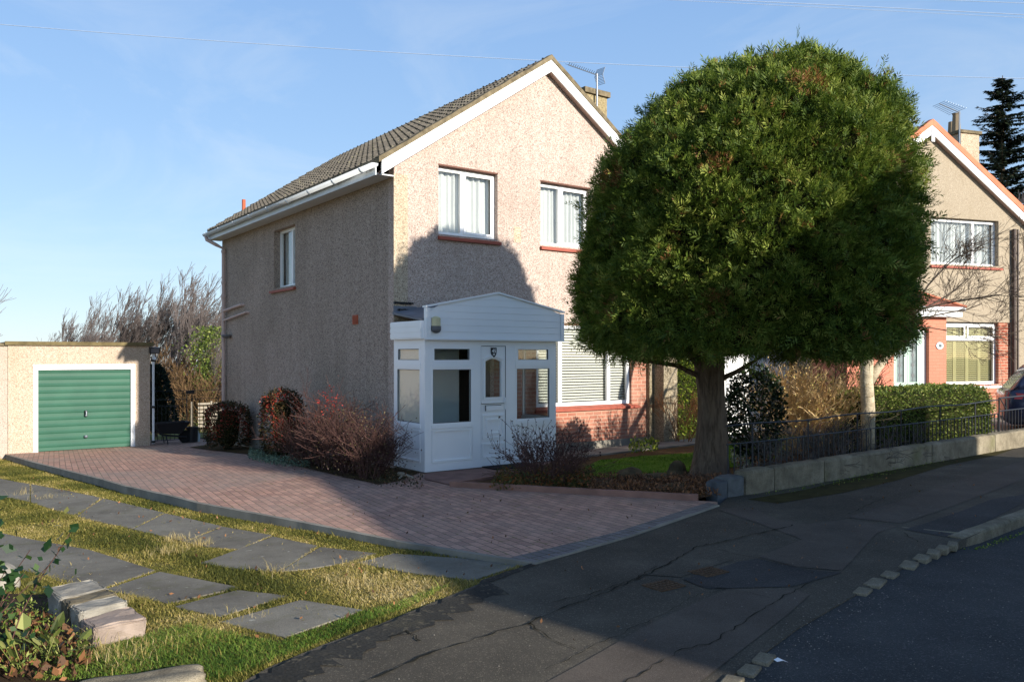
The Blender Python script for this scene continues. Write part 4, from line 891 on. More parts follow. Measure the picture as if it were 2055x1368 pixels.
# ------------------------------------------------------------------ foliage helpers
def rhomb(P, A, L, S, wd):
    """rhombus leaves: P base, A axis, L length, S side, wd width"""
    L = L[:, None]; wd = wd[:, None]
    return np.stack([P, P + A * L * .45 + S * wd * .5, P + A * L, P + A * L * .45 - S * wd * .5], 1).reshape(-1, 3)
def unit(a): return a / np.maximum(np.linalg.norm(a, axis=1, keepdims=True), 1e-9)
def rdir(n): return unit(rng.normal(size=(n, 3)))
def leafcloud(name, P, N, size, mat, parent=None, aspect=.6, loc=(0, 0, 0), rnd=None, jitter=.9):
    n = len(P); A = unit(N + rdir(n) * jitter); S_ = unit(np.cross(A, rdir(n))); L = size * (.6 + .8 * rng.random(n))
    return quads(name, rhomb(P, A, L, S_, L * aspect), 4, mat, parent, rnd, loc)
def grow(mb, p, d, L, r, depth, opt):
    """recursive branch; opt: split, up, wind, twist, segs, minr"""
    n = opt.get('segs', 4); pts = [p.copy()]; q = p.copy(); dd = d.copy()
    for i in range(n):
        dd = (dd + Vector((random.gauss(0, 1), random.gauss(0, 1), random.gauss(0, 1))) * opt['twist'] + Vector((0, 0, opt['up'])) + opt.get('wind', Vector((0, 0, 0)))).normalized()
        q = q + dd * (L / n); pts.append(q.copy())
    r1 = max(r * opt.get('taper', .6), opt['minr'])
    mb.tube([tuple(x) for x in pts], r, 5 if r > .03 else 3, r1, cap=False)
    if depth <= 0: return
    k = opt['kids'][min(depth, len(opt['kids']) - 1)]
    for j in range(k):
        t = random.uniform(opt.get('t0', .35), 1); i = min(int(t * n), n - 1); b = pts[i].lerp(pts[i + 1], t * n - i)
        s = dd.orthogonal().normalized(); s.rotate(Matrix.Rotation(random.uniform(0, 2 * pi), 3, dd)); a = random.uniform(*opt['ang'])
        nd = (dd * cos(a) + s * sin(a)).normalized(); grow(mb, b, nd, L * random.uniform(*opt['ls']), max(r1 * random.uniform(.5, .75), opt['minr']), depth - 1, opt)
def twigbush(name, c, n, h, spread, mat, depth=2, rad=.006, up=.02, opt=None, loc=None, parent=None, lean=(0, 0), oval=(1, 1)):
    mb = MB(); o = dict(kids=[0, 3, 4], up=up, twist=.12, segs=4, minr=.0022, ang=(.3, .9), ls=(.45, .75), taper=.55)
    if opt: o.update(opt)
    for i in range(n):
        a = random.uniform(0, 2 * pi); t = random.uniform(0, spread) ** .8; d = Vector((cos(a) * sin(t) * oval[0] + lean[0], sin(a) * sin(t) * oval[1] + lean[1], max(cos(t), .15))).normalized()
        grow(mb, Vector((c[0] + cos(a) * .12 * random.random(), c[1] + sin(a) * .12 * random.random(), c[2])), d, h * random.uniform(.4, .7), rad, depth, o)
    return mb.build(name, mat, parent, fr=WF, loc=c, keep=True)

# ------------------------------------------------------------------ the clipped conifer
TC = np.array([3.04, 11.0]); TA = R(-30); ra, rb = 2.12, 1.52
ta = np.array([cos(TA), sin(TA)]); tb = np.array([-sin(TA), cos(TA)])
zprof = np.array([1.93, 1.99, 2.14, 2.4, 2.95, 3.55, 4.1, 4.64, 5.02, 5.28, 5.45, 5.56]); rprof = np.array([.62, .88, .975, 1.0, 1.0, .985, .945, .845, .71, .55, .36, .04])
def csurf(phi, z, k=1.0):
    r = np.interp(z, zprof, rprof) * k; lump = 1 + .035 * np.sin(3 * phi + z * 1.7) + .025 * np.sin(7 * phi - z * 3.1) + .02 * np.sin(11 * phi + z * 5)
    r = r * lump; cs_ = np.clip((z - 4.0) / 1.8, 0, 1) * .35; x = TC[0] + cs_ + ta[0] * ra * r * np.cos(phi) + tb[0] * rb * r * np.sin(phi); y = TC[1] - cs_ + ta[1] * ra * r * np.cos(phi) + tb[1] * rb * r * np.sin(phi)
    return x, y
tbx, tby = gp(1420, 958); tbz = G(tbx, tby)
con = root('conifer_tree', WF, (tbx, tby, tbz), 'large dome clipped green conifer with a thick trunk in the front garden', 'tree')
core = MB(); zs = np.linspace(2.0, 5.44, 22); ph = np.linspace(0, 2 * pi, 49)[:-1]; vs = []
for z in zs:
    x, y = csurf(ph, z, .9)
    jit = rng.normal(0, .05, len(ph)); vs += [(x[i] + (TC[0] - x[i]) * jit[i] * .5, y[i] + (TC[1] - y[i]) * jit[i] * .5, z + rng.normal(0, .02)) for i in range(len(ph))]
m = len(ph); core.add(vs, [(i * m + k, i * m + (k + 1) % m, (i + 1) * m + (k + 1) % m, (i + 1) * m + k) for i in range(len(zs) - 1) for k in range(m)] + [tuple(range(m)), tuple(range((len(zs) - 1) * m, len(zs) * m))])
crown = core.build('crown_core', m_core, con)
# fronds over the crown
def fronds(n, zsel=None, out=0.0, Lr=(.16, .30)):
    ds = np.sqrt(np.diff(zprof) ** 2 + (np.diff(rprof) * 2.05) ** 2); wts = ds * (rprof[:-1] + rprof[1:]) * .5; cum = np.r_[0, np.cumsum(wts)] / wts.sum()
    uu = rng.random(n); z = np.interp(uu, cum, zprof); phi = rng.random(n) * 2 * pi
    x, y = csurf(phi, z, 1.0); e = .02; x2, y2 = csurf(phi + e, z); 
    slope = np.interp(z, zprof, np.gradient(rprof * 2.05, zprof)); rad = np.stack([x - TC[0], y - TC[1], 0 * z], 1)
    tang = np.stack([x2 - x, y2 - y, 0 * z], 1); nrm = unit(np.cross(tang, np.array([0, 0, 1.0]))); nrm = unit(nrm - np.array([0, 0, 1.0]) * np.clip(slope, -6, 6)[:, None])
    P = np.stack([x, y, z], 1) + nrm * (rng.normal(-.07, .08, n) + out)[:, None]
    P = P + nrm * (.075 * np.sin(P[:, :1] * 4.1 + 2 * np.sin(P[:, 2:] * 2.3)) * np.sin(P[:, 2:] * 5.2 + P[:, 1:2] * 3) + .05 * np.sin(P[:, :1] * 9.7 + 1) * np.sin(P[:, 2:] * 10.3 + P[:, 1:2] * 8)); return P, nrm, z
def sprays(P, N, L, nb=9, up=.45, wob=.55, tone=None, wr=.17):
    n = len(P); A = unit(N * .8 + np.array([0, 0, up]) + rdir(n) * wob); Sd = unit(np.cross(A, rdir(n))); out = []; rr = []
    base = rng.random(n) if tone is None else tone
    for k in range(nb):
        t = .12 + .8 * (k / nb); sg = 1 if k % 2 else -1; droop = -.25 * t
        B = P + A * (L * t)[:, None] + np.array([0, 0, 1.]) * (L * droop * t)[:, None]
        if k == nb - 1: D = A
        else: D = unit(A * .75 + Sd * sg * .8 + rdir(n) * .18)
        l = L * (.62 - .38 * t) * (.8 + .4 * rng.random(n)); W_ = unit(np.cross(D, np.cross(A, Sd)) + rdir(n) * .4)
        out.append(rhomb(B, D, l, W_, np.maximum(l * wr * 1.2, .009)).reshape(n, 4, 3)); rr.append(np.clip(base * .8 + .2 * t + rng.normal(0, .07, n), 0, 1))
    return np.concatenate(out).reshape(-1, 3), np.concatenate(rr)
P, N_, z_ = fronds(74000); gap_ = np.sin(P[:, 0] * 8.3 + 2 * np.sin(P[:, 2] * 5)) * np.sin(P[:, 2] * 9.1 + 1.5 * np.sin(P[:, 1] * 6)) > .62; k_ = ~gap_ | (rng.random(len(P)) < .3); P, N_, z_ = P[k_], N_[k_], z_[k_]; clump = .5 + .5 * np.sin(P[:, 0] * 5.3 + P[:, 2] * 7.1) * np.sin(P[:, 1] * 6.1 - P[:, 2] * 4.7)
tone = np.clip(.05 + .38 * clump + .5 * rng.random(len(P)) ** 1.6, 0, .93); dead_ = (np.sin(P[:, 0] * 2.9 + 1) * np.sin(P[:, 2] * 3.7 + 2) * np.sin(P[:, 1] * 3.1) > .8) & (rng.random(len(P)) < .5); tone = np.where(dead_ | (rng.random(len(P)) < .015), 1.15, tone)
L_ = rng.uniform(.08, .19, len(P)) * (1 + .5 * (z_ > 5.3) * rng.random(len(P)))
V_, r_ = sprays(P, N_, L_, 7, tone=tone, wob=.7); quads('fronds', V_, 4, m_con, crown, r_, (tbx, tby, tbz))
# long untrimmed sprigs on top and shoulders
P, N_, z_ = fronds(9000, out=.03); keep = (z_ > 4.7); P = P[keep][:420]; N_ = N_[keep][:420]; Ls = rng.uniform(.12, .28, len(P)); Ls[:16] *= 1.5
N_ = unit(N_ * .5 + np.array([.15, 0, .9])); V_, r_ = sprays(P, N_, Ls, 15, up=.5, wob=.35, wr=.055, tone=np.full(len(P), .45)); quads('sprigs', V_, 4, m_con, crown, r_, (tbx, tby, tbz))
tr = MB(); vs = []; nz = 15; nk = 20
for i in range(nz):
    t = i / (nz - 1); z = tbz - .05 + 2.4 * t; r0 = .205 + .12 * math.exp(-t * 13) + .02 * sin(t * 9); cx = tbx + .05 * t + .04 * sin(t * 5)
    for k in range(nk):
        a = 2 * pi * k / nk; rr = r0 * (1 + .10 * sin(3 * a + 1) + .05 * sin(7 * a + t * 3) + .03 * sin(13 * a) + (.28 * math.exp(-t * 10)) * max(0, sin(4 * a + .6))); vs.append((cx + rr * cos(a), tby + rr * sin(a), z))
tr.add(vs, [(i * nk + k, i * nk + (k + 1) % nk, (i + 1) * nk + (k + 1) % nk, (i + 1) * nk + k) for i in range(nz - 1) for k in range(nk)]); trunk = tr.build('trunk', m_bark, con, smooth=True)
for pts, r0 in (([(tbx, tby, 1.5), (tbx - .45, tby + .05, 1.72), (tbx - 1.0, tby + .05, 1.80), (tbx - 1.4, tby, 1.95)], .045), ([(tbx + .05, tby, 1.45), (tbx + .4, tby - .05, 1.62), (tbx + .8, tby, 1.85)], .05), ([(tbx, tby, 1.6), (tbx - .3, tby - .2, 1.85), (tbx - .6, tby - .3, 2.1)], .06), ([(tbx, tby, 1.7), (tbx + .3, tby + .3, 2.0), (tbx + .5, tby + .4, 2.3)], .06)):
    q = MB(); q.tube(pts, r0, 7, r0 * .4); q.build('limb', m_bark, con)

# ------------------------------------------------------------------ the front garden wall and railings
uW = [HF.px(x, -5.62) for x in (1500, 1556, 1656, 1872, 1999)] ; uW[0] = HF.px(1498, -5.62); uW += [uW[-1] + 1.9, uW[-1] + 3.8]
def wallblock(u0, u1, v0=-5.62, w_=.2, h=.3, h0=-.15, name='wall_block', mat=None, taper=0):
    mb = MB(); n = max(3, int((u1 - u0) / .12)); prof = [(0, h0), (0, h - .035), (.012, h - .01), (.04, h), (w_ - .04, h + .004), (w_ - .01, h - .01), (w_, h - .04), (w_, h0)]; vs = []
    for i in range(n + 1):
        u = u0 + .008 + (u1 - u0 - .016) * i / n; x, y = HF.w(u, v0); g = G(x, y); ed_ = .012 if i in (0, n) else 0
        for a, z in prof: vs.append((u, v0 + a + random.uniform(-.004, .004) + (ed_ if a == 0 else 0), g + z - (ed_ if z > 0 else 0) + random.uniform(-.004, .004)))
    k = len(prof); mb.add(vs, [(i * k + j, i * k + j + 1, (i + 1) * k + j + 1, (i + 1) * k + j) for i in range(n) for j in range(k - 1)] + [tuple(range(k)), tuple(range(n * k, n * k + k))])
    c = ((u0 + u1) / 2, v0, G(*HF.w((u0 + u1) / 2, v0))); return mb.build(name, mat or m_stone, fr=HF, loc=c)
gw = root('garden_wall', HF, ((uW[0] + uW[-1]) / 2, -5.62, 0), 'low concrete block wall along the pavement below the black railings', 'wall')
for a, b_ in zip(uW[:-1], uW[1:]):
    o = wallblock(a, b_); o.parent = gw; o.location = (o.location[0] * 0 + (a + b_) / 2 - gw['_b'][0], 0, G(*HF.w((a + b_) / 2, -5.62))); o.rotation_euler = (0, 0, 0)
c0 = HF.px(1440, -5.5); e1 = wallblock(HF.px(1462, -5.6), uW[0], v0=-5.6, h=.24, w_=.24, mat=plain('dark_grey_kerb', lin((104, 106, 106)), .95, .15, .35, 7, bump=1)); e1.parent = gw; a = (HF.px(1462, -5.6) + uW[0]) / 2; e1.location = (a - gw['_b'][0], .02, G(*HF.w(a, -5.6))); e1.rotation_euler = (0, 0, 0)
e1 = wallblock(HF.px(1437, -5.55), HF.px(1461, -5.55), v0=-5.58, h=.2, w_=.2, mat=plain('blue_grey_stone', lin((92, 95, 98)), .95, .15, .35, 7, bump=1)); a = (HF.px(1437, -5.55) + HF.px(1461, -5.55)) / 2; place(e1, HF, (a, -5.58, G(*HF.w(a, -5.58)))); tag(e1, 'rounded dark blue grey end stone of the low wall beside the driveway', 'stone block')
rl = root('railings', HF, (4.5, -5.4, .2), 'long black iron railings with a double top rail above the low wall', 'railing')
vR = -5.36; u0 = HF.px(1458, vR); u1 = HF.px(2003, vR)
def gz_(u, v): return G(*HF.w(u, v))
q = MB(); N = 30
for hh, r_ in ((.86, .012), (.62, .009), (.10, .009)):
    q.tube([(u0 + (u1 - u0) * i / N, vR, gz_(u0 + (u1 - u0) * i / N, vR) + hh + (.012 * sin(i * .7) if hh > .8 else 0)) for i in range(N + 1)], r_, 5)
q.build('rail', m_iron, rl)
k = 0; u = u0 + .03; bars = MB()
while u < u1:
    z = gz_(u, vR)
    if k % 10 == 4: pb = MB(); pb.tube([(u, vR, z - .1), (u, vR, z + .86)], .013, 5); pb.build('post', m_iron, rl)
    else: bb = MB(); bb.tube([(u, vR, z + .10), (u, vR, z + .62)], .0085, 4); bb.build('bar', m_iron, rl)
    u += .125; k += 1
rg = root('iron_gate', HF, (u1 + 1, vR, .2), 'grey black iron railing gate in front of the dark car', 'gate'); a0, a1 = u1 + .04, u1 + 2.4
q = MB(); zq = gz_(a0, vR) + .06
q.tube([(a0, vR, zq), (a0, vR, zq + .84), (a1, vR, zq + .88), (a1, vR, zq)], .016, 5); q.tube([(a0, vR, zq + .60), (a1, vR, zq + .63)], .013, 5); q.tube([(a0, vR, zq + .05), (a1, vR, zq + .07)], .013, 5); q.tube([(a0 + .06, vR, zq + .82), (a0 + .3, vR, zq + .62)], .01, 4); q.build('gate_frame', m_iron, rg)
q = MB(); n = 18
for i in range(1, n): a = a0 + (a1 - a0) * i / n; q.tube([(a, vR, zq + .05), (a, vR, zq + .62)], .010, 4)
q.build('gate_bars', m_iron, rg)

# ------------------------------------------------------------------ neighbouring house
X = lambda px, v=0: NF.px(px, v)
nwu = (X(1868), X(2004)); nwl = (X(1901), X(2006))
nh, nroof = build_shell(NF, 'buff rendered gabled house with red verge tiles at the right edge', m_harl_n,
                        [(nwu[0], nwu[1], 4.0, 5.2), (.7, 6.05, -.75, 2.52)], [], None, m_brick_d, m_tile_r)
barge(nh, nroof, m_whitep, m_tile_r, vh=.16)
bw = wallmesh(fmap(.03), .7, 6.05, -.75, 2.52, [(nwl[0], nwl[1], .9, 2.52)], .17); bw.build('brick_wall', m_brick_d, nh)
q = MB(); q.box(.7, 6.0, -.02, .03, .68, .86); q.build('painted_band', m_salmon, nh)
window(nh, fmap(0), nwu[0], nwu[1], 4.0, 5.18, mull=(nwu[1] - .75,), rec=.12, cover='curtain')
window(nh, fmap(.03), nwl[0], nwl[1], .9, 2.5, mull=(), trans=2.08, rec=.1, cover='shutter', fw=.07, sillcol=m_whitep, sash=((nwl[0] + .05, nwl[0] + .72, 2.12, 2.44), (nwl[0] + .78, nwl[1] - .05, 2.12, 2.44)))
q = MB(); q.tube([(6.09, -.07, 5.0), (6.09, -.07, -.2)], .05, 8); q.tube([(6.24, -.05, 5.0), (6.24, -.05, -.2)], .03, 6); q.build('downpipe', plain('brown_pipe', lin((84, 70, 64)), .5, .3, .15), nh)
q = MB(); q.box(-.045, .045, -.17, -.15, 7.05, 7.3); q.mp = None
q = MB(); q.box(HALF - .05, HALF + .05, -.17, -.15, RZ - .42, RZ - .1); q.build('finial', m_whitep, nh)
q = MB(); q.box(5.3, 5.95, .9, 1.8, 5.3, 7.74); nc = q.build('chimney', m_harl_o, nroof)
q = MB(); q.box(5.24, 6.0, .85, 1.86, 7.74, 7.82); q.build('chimney_cap', m_verge, nc)
q = MB(); q.lathe([(.12, 0), (.09, .45), (.11, .5)], (5.35, 1.1, 7.82), 10); q.lathe([(.1, 0), (.08, .4)], (5.6, 1.5, 7.82), 10); q.build('chimney_pot', plain('old_pot', lin((140, 124, 100)), .9), nc)
yagi('aerial', nh, (5.2, .85, 7.3), (5.2, .85, 8.3), (-.75, .1, .25), .65, 9, False)
# its porch
pv = -1.25; q0, q1 = X(1700, pv), X(1899, pv); dl, dr = X(1798, pv), X(1858, pv)
npz = root('porch', NF, ((q0 + q1) / 2, pv, 0), 'salmon painted brick porch with pale green door and tiled lean to roof', 'porch')
wm = wallmesh(fmap(pv), q0, q1, -.4, 2.55, [(dl - .06, dr + .1, -.4, 2.28)], .22); wm.build('wall', m_salmon, npz)
q = MB(); q.box(q1 - .2, q1, pv + .22, -.01, -.4, 2.55); q.build('side_wall', m_salmon, npz); q = MB(); q.box(q0, q0 + .2, pv + .22, -.01, -.4, 2.55); q.build('side_wall', m_salmon, npz)
q = MB(); q.box(q0 - .1, q1 + .28, pv - .2, pv - .17, 2.56, 2.74); q.box(q0 - .1, q1 + .25, pv - .17, -.02, 2.55, 2.57); q.tube([(q0 - .1, pv - .24, 2.74), (q1 + .3, pv - .24, 2.74)], .05, 8); q.build('fascia', m_whitep, npz)
q = MB()
for k in range(6):
    t0, t1 = k / 6, (k + 1) / 6; yy = lambda t: pv - .24 + t * 1.2; zz_ = lambda t: 2.76 + t * .62; xr = lambda t: q1 + .34 - t * 1.1
    q.add([(q0 - .1, yy(t0), zz_(t0) + .03), (xr(t0), yy(t0), zz_(t0) + .03), (xr(t1), yy(t1) + .02, zz_(t1) + .005), (q0 - .1, yy(t1) + .02, zz_(t1) + .005), (q0 - .1, yy(t0), zz_(t0) - .01), (xr(t0), yy(t0), zz_(t0) - .01)], [(0, 1, 2, 3), (0, 1, 5, 4)])
q.add([(q1 + .34, pv - .24, 2.74), (q1 + .34 - 1.1, pv + .96, 3.36), (q1 + .34, -.02, 2.74)], [(0, 1, 2)]); q.build('roof', plain('brown_red_tile', lin((140, 92, 78)), .9, .15, .35, 8, bump=1), npz)
q = MB(); q.tube([(q1 + .36, pv - .24, 2.78), (q1 + .36 - 1.1, pv + .96, 3.42)], .05, 6); q.build('hip_tile', m_tile_r, npz)
df = MB(fmap(pv)); df.box(dl - .06, dl, .1, .18, -.1, 2.28); df.box(dr, dr + .1, .1, .18, -.1, 2.28); df.box(dl, dr, .1, .18, 2.2, 2.28); df.build('door_frame', m_whitep, npz)
dd = MB(fmap(pv)); md = (dl + dr) / 2; wd = (dr - dl)
zs1, zs2 = 1.02, 2.02; gwd = wd * .24
gl = [(dl + wd * .14, dl + wd * .14 + gwd), (dl + wd * .58, dl + wd * .58 + gwd)]
dd.box(dl, gl[0][0], .11, .16, -.1, 2.2); dd.box(gl[0][1], gl[1][0], .11, .16, -.1, 2.2); dd.box(gl[1][1], dr, .11, .16, -.1, 2.2)
for a, b_ in gl: dd.box(a, b_, .11, .16, -.1, zs1); dd.box(a, b_, .11, .16, zs2, 2.2); dd.box(a - .02, a, .1, .11, zs1, zs2); dd.box(b_, b_ + .02, .1, .11, zs1, zs2); dd.box(a - .03, b_ + .03, .1, .11, .4, .42); dd.box(a - .03, b_ + .03, .1, .11, .82, .84)
dd.box(md - .008, md + .008, .102, .11, -.1, 2.2); do = dd.build('door', m_seagreen, npz)
p = MB(fmap(pv)); p2 = MB(fmap(pv))
for a, b_ in gl:
    p.box(a, b_, .13, .14, zs1, zs2); c = (a + b_) / 2
    for zc in (1.18, 1.42, 1.66, 1.9): p2.add([(c - .04, .125, zc), (c, .125, zc - .07), (c + .04, .125, zc), (c, .125, zc + .07)], [(0, 1, 2, 3)])
    p2.box(c - .006, c + .006, .126, .13, zs1, zs2)
p.build('leaded_glass', plain('frosted_glass', lin((120, 132, 132)), .2, .5, .3, 12), do); p2.build('leading', m_grey, do, keep=True)
q = MB(fmap(pv)); q.box(md - .17, md + .17, .09, .11, .87, .93); q.build('letterbox', m_black, do)
q = MB(fmap(pv)); nx = X(1885, pv); q.mp = lambda x, y, z: (nx + x, pv - .012 + z, 1.88 + y); q.lathe([(.085, -.008), (.085, .01), (.05, .014)], (0, 0, 0), 18)
for i in range(len(q.v)): x, y, z = q.v[i]; q.v[i] = (nx + (x - nx) * 1.25, y, z)
nplq = q.build('number_plaque', m_panel, npz)
text('30', .09, NF, tuple(npz['_b']), nplq, (nx, pv - .028, 1.85), m_grey)
# white garage next to it
gr = root('garage', NF, (-1.8, .9, 0), 'white fronted garage behind the conifer trunk, left of the neighbouring house', 'garage')
ga, gb = X(1440, .9), -.25
q = MB(); q.box(ga, gb, .9, 5.9, -.5, 2.35); q.build('body', m_whitep, gr); q = MB(); q.box(ga - .05, gb + .03, .84, 5.95, 2.35, 2.47); q.build('roof', m_verge, gr)
q = MB(); 
for k in range(12): q.box(ga + .25, gb - .2, .885, .898, -.2 + k * .17, -.05 + k * .17)
q.build('door', m_whitep, gr)

# ------------------------------------------------------------------ the house across the street (behind the camera; throws the long shade)
SA = np.array([.722, -.691]) / np.hypot(.722, .691); ang = math.degrees(math.atan2(.722, .691))
OF = Frame(SA[0] * 12, SA[1] * 12, math.degrees(math.atan2(.722, .691)))    # u runs across the sun direction, -v towards the sun
oh = root('house', OF, (8.5, 0, 0), 'buff roughcast gabled house across the street, behind the camera', 'house')
q = MB(); q.prism([(4.4, -.3), (4.4, 5.0), (10.2, 8.6), (12.9, 6.45), (12.9, -.3)], -8, 0); q.build('body', m_harl_o, oh)
q = MB(); q.prism([(4.05, 4.95), (10.2, 8.76), (13.1, 6.45), (13.1, 6.3), (10.2, 8.6), (4.05, 4.8)], -8.2, .2); q.build('roof', m_tile, oh)
q = MB(); q.box(12.9, 15.8, -7, -.2, -.3, 6.05); q.build('side_wing', m_harl_o, oh)
for a in (6.0, 9.4):
    for z in (1.0, 3.9): window(oh, lambda x, d, zz: (x, -d, zz), a, a + 1.5, z, z + 1.3, mull=(), rec=-.05, cover=None, sill=False)

# ------------------------------------------------------------------ hedges and shrubs
def boxcloud(c, size, ang, n, pw=5):
    """points + normals over a rounded box (centre, half sizes, yaw)"""
    hx, hy, hz = size; P = rng.uniform(-1, 1, (n * 2, 3)); 
    f = rng.choice(5, n * 2, p=np.array([hy * hz, hy * hz, hx * hz, hx * hz, hx * hy * 1.0]) / (2 * hy * hz + 2 * hx * hz + hx * hy))
    N = np.zeros_like(P); 
    for k, (ax_, s) in enumerate(((0, 1), (0, -1), (1, 1), (1, -1), (2, 1))): m_ = f == k; P[m_, ax_] = s; N[m_, ax_] = s
    rr = (np.abs(P) ** pw).sum(1) ** (1 / pw); P = P / np.maximum(rr, 1)[:, None] ** 1.0; P = P[:n]; N = N[:n]
    N = unit(N + P * .4); P = P * np.array([hx, hy, hz]) * (1 + rng.normal(-.02, .035, (n, 1)) + .03 * np.sin(P[:, :1] * 9) * np.sin(P[:, 2:] * 7))
    R_ = np.array([[cos(ang), -sin(ang), 0], [sin(ang), cos(ang), 0], [0, 0, 1]]); return P @ R_.T + np.array(c), N @ R_.T
def hedge(name, c, size, ang, n, leaf, mat, label, cat, corem=None, aspect=.6, **kw):
    P, N = boxcloud(c, size, ang, n); base = (c[0], c[1], c[2] - size[2])
    r = root(name, WF, base, label, cat, kw.get('group'))
    q = MB(); k = .86; ca, sa = cos(ang), sin(ang); vs = []
    nseg = 10; pts = []
    for sx in np.linspace(-1, 1, nseg):
        for yy, zz in ((-1, -1), (-1, .6), (-.7, 1), (.7, 1), (1, .6), (1, -1)):
            x, y = sx * size[0] * k * (1 if abs(sx) < .99 or zz < .9 else .95), yy * size[1] * k; pts.append((c[0] + x * ca - y * sa, c[1] + x * sa + y * ca, c[2] + zz * size[2] * (k if zz > 0 else 1.0) + random.uniform(-.02, .02)))
    q.add(pts, [(i * 6 + j, i * 6 + j + 1, (i + 1) * 6 + j + 1, (i + 1) * 6 + j) for i in range(nseg - 1) for j in range(5)] + [tuple(range(6)), tuple(range(6 * nseg - 6, 6 * nseg))]); q.build('inner_twigs', corem or m_core, r)
    leafcloud('foliage', P, N, leaf, mat, r, aspect, base); return r
def wcen(px0, px1, Y): return ((px0 + px1) / 2 - CX) / F * Y
# clipped privet hedge of the neighbour
a0 = HF.px(1722, -4.7); a1 = HF.px(1992, -4.7); c = HF.w((a0 + a1) / 2, -4.45); gz0 = G(*c)
hedge('hedge', (c[0], c[1], gz0 + .56), ((a1 - a0) / 2, .42, .58), HF.ang, 17000, .042, m_hedge, 'clipped green privet hedge behind the railings, in front of the salmon porch', 'hedge')
# conifer hedge between the houses
c = HF.w(8.0, 1.6); r = hedge('hedge', (c[0], c[1], .85), (.95, .7, .95), HF.ang, 9000, .07, m_green, 'tall yellow green evergreen hedge in the gap right of the grey buttress', 'hedge', aspect=.4)
# pyracantha bushes by the gable wall
def pyr(px, py, rx, ry, h, n, label):
    p = gp(px, py); z = G(*p); c = (p[0], p[1], z + h / 2); P, N = boxcloud(c, (rx, ry, h / 2), HF.ang + .1, n, 3); P += rdir(n) * rng.random((n, 1)) * .09; base = (p[0], p[1], z)
    r = root('berry_bush', WF, base, label, 'bush', 'red berried bushes by the gable wall')
    q = MB()
    for k in range(26): a = random.uniform(0, 6.28); q.tube([(p[0] + .04 * cos(a), p[1] + .04 * sin(a), z), (p[0] + rx * .5 * cos(a), p[1] + ry * .5 * sin(a), z + h * .5), (p[0] + rx * .85 * cos(a + .3), p[1] + ry * .85 * sin(a + .3), z + h * random.uniform(.7, 1.02))], .012, 4, .003)
    q.build('stems', m_twig_r, r)
    q = MB(); q.lathe([(.05, -.02), (rx * .5, h * .2), (rx * .62, h * .6), (rx * .4, h * .82), (.05, h * .86)], (p[0], p[1], z), 10); q.build('inner_twigs', m_core, r)
    leafcloud('foliage', P, N, .05, m_pyr, r, .5, base)
    w_ = (N[:, 0] * -.2 - N[:, 1] > .1) & (P[:, 2] > z + h * .3) & (np.sin(P[:, 0] * 9) * np.sin(P[:, 2] * 8 + 1) > -.25); Pb = P[w_][:1500] + rdir(min(w_.sum(), 1500)) * .02
    leafcloud('berries', Pb, rdir(len(Pb)), .028, m_berry, r, .9, base)['kind'] = 'stuff'; return r
pyr(457, 902, .46, .42, 1.08, 5200, 'squat red berried bush nearest the iron gates, at the far end of the gable wall')
pyr(567, 922, .34, .36, 1.34, 5200, 'upright bush thick with red berries beside the white meter box')
# meter box
mb_ = MB(); v0 = 3.55; 
p = gp(585, 915); uu, vv = HF.uv(*p); z = G(*p); mb_.box(uu - .1, uu + .22, vv - .27, vv + .2, z + .22, z + .78); mo = mb_.build('meter_box', plain('stained_white_box', lin((178, 170, 156)), .8, .2, .45, 7), fr=HF, loc=(uu, vv, z + .2), bevel=.02); tag(mo, 'stained pale box half hidden among the bushes by the gable wall', 'meter box')
q = MB(); q.box(uu + .0, uu + .1, vv - .2, vv + .1, z - .05, z + .22); o = q.build('box_leg', m_conc, fr=HF, loc=(uu, vv, z + .2)); o.parent = mo; o.location = (0, 0, 0); o.rotation_euler = (0, 0, 0)
